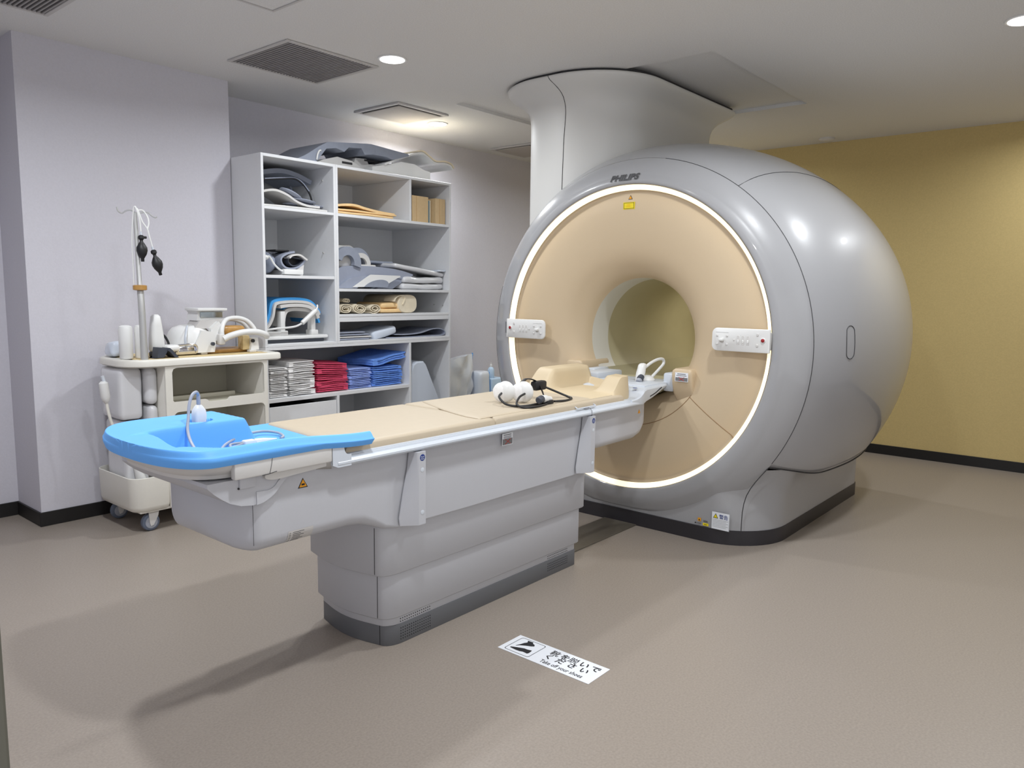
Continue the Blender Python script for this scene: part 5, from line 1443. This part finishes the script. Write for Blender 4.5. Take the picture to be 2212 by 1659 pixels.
# padded frame lying on the coil
fc = thing('frame_coil', 'white looped frame coil resting beside the head coil on the trolley', 'coil', (2.52, 4.32, .957))
arch = [(2.375, 4.26, 1.03), (2.372, 4.26, 1.085), (2.395, 4.28, 1.135), (2.45, 4.32, 1.162), (2.53, 4.34, 1.165), (2.59, 4.34, 1.145), (2.625, 4.33, 1.105), (2.635, 4.32, 1.07)]
mesh('frame_arch', *tube(arch, .014, 10), M['white'], fc)
mesh('frame_arch', *tube([(x + .015, y + .09, z - .012) for x, y, z in arch], .012, 10), M['white2'], fc)
P = [(2.375, 4.245, 1.045), (2.42, 4.235, 1.066), (2.50, 4.23, 1.083), (2.58, 4.23, 1.083), (2.65, 4.24, 1.065), (2.675, 4.26, 1.05)]
mesh('front_rail', *tube(P, .019, 10, flat=1.0), M['white'], fc)
mesh('side_hinge', *bbox(2.345, 2.385, 4.24, 4.29, 1.012, 1.075, .008), M['white2'], fc)
mesh('hinge_knob', *cyl((2.305, 4.25, 1.02), (0, -1, 0), .011, .014, 14), M['dkgrey'], fc)
mesh('link_arm', *prism([(2.32, 1.035), (2.40, 1.035), (2.39, 1.12), (2.36, 1.15), (2.31, 1.11)], 'y', 4.27, 4.30), M['white'], fc, smooth=30)
mesh('rear_leg', *prism([(2.556, .972), (2.612, .972), (2.607, 1.045), (2.566, 1.045)], 'y', 4.25, 4.30), M['white'], fc, smooth=30)
mesh('leg_foot', *bbox(2.54, 2.585, 4.235, 4.27, .958, .972, .003), M['white2'], fc)
mesh('leg_bracket', *bbox(2.515, 2.562, 4.27, 4.33, .972, 1.06, .005), M['wood'], fc)
mesh('knob', *cyl((2.566, 4.248, 1.028), (0, -1, 0), .011, .012, 14), M['blk'], fc)
tag(mesh('amber_cushion', *soft(2.40, 2.56, 4.30, 4.42, 1.06, 1.12, .025, (10, 8, 6), .002, 8, 2), M['amber']), 'brown cushion seen under the arch of the frame coil', 'cushion')
tag(mesh('amber_plate', *bbox(2.27, 2.60, 4.30, 4.50, .9585, .978, .004), M['amber']), 'amber translucent plate under the coils on the trolley', 'plate')

# wrapped pads in the bin
def wp(x0, x1, y0, y1, z0, z1, r, lab, seed):
    return tag(mesh('wrapped_pad', *soft(x0, x1, y0, y1, z0, z1, r, (12, 10, 12), .004, 9, seed), M['wrap'], smooth=70), lab, 'pad', 'vinyl wrapped pads in the bin')
wp(1.772, 1.895, 4.26, 4.52, .62, .905, .025, 'tall vinyl wrapped pad in the bin, upper left', 1)
wp(1.780, 1.905, 4.24, 4.50, .145, .612, .025, 'tall vinyl wrapped pad in the bin, lower left', 2)
wp(1.900, 1.962, 4.22, 4.50, .70, .905, .028, 'rounded grey wrapped pad beside the trolley side, upper', 3)
wp(1.908, 1.962, 4.22, 4.50, .40, .695, .028, 'rounded grey wrapped pad beside the trolley side, lower', 4)
for z in (.625, .632): pass
lt = thing('lead_cable', 'white cable with bulky plugs hanging down the left end of the trolley', 'cable', (1.76, 4.3, .2))
mesh('cable_sleeve', *lathe([(.009, 0), (.009, .05), (.012, .055)], (1.700, 4.30, .870), (.25, 0, -1), 12), M['rail'], lt)
mesh('plug_body', *lathe([(.012, 0), (.023, .010), (.025, .085), (.016, .112), (.010, .12)], (1.702, 4.30, .842), (.10, 0, -1), 16), M['white'], lt)
mesh('cable', *tube([(1.714, 4.30, .725), (1.722, 4.295, .66), (1.735, 4.29, .60), (1.752, 4.27, .545), (1.765, 4.25, .51)], .008, 8), M['cart'], lt)
mesh('plug_body', *lathe([(.010, 0), (.022, .012), (.024, .050), (.012, .065)], (1.765, 4.235, .515), (.35, 0, -.93), 16), M['white'], lt)
mesh('cable', *tube([(1.788, 4.235, .455), (1.80, 4.23, .42), (1.815, 4.225, .385), (1.826, 4.22, .37)], .006, 8), M['cart'], lt)
mesh('plug_body', *lathe([(.010, 0), (.020, .010), (.022, .04), (.027, .09), (.027, .095)], (1.822, 4.22, .380), (.25, 0, -.97), 16), M['white'], lt)
mesh('plug_end', *bbox(1.825, 1.87, 4.20, 4.24, .24, .285, .006), M['blk'], lt)
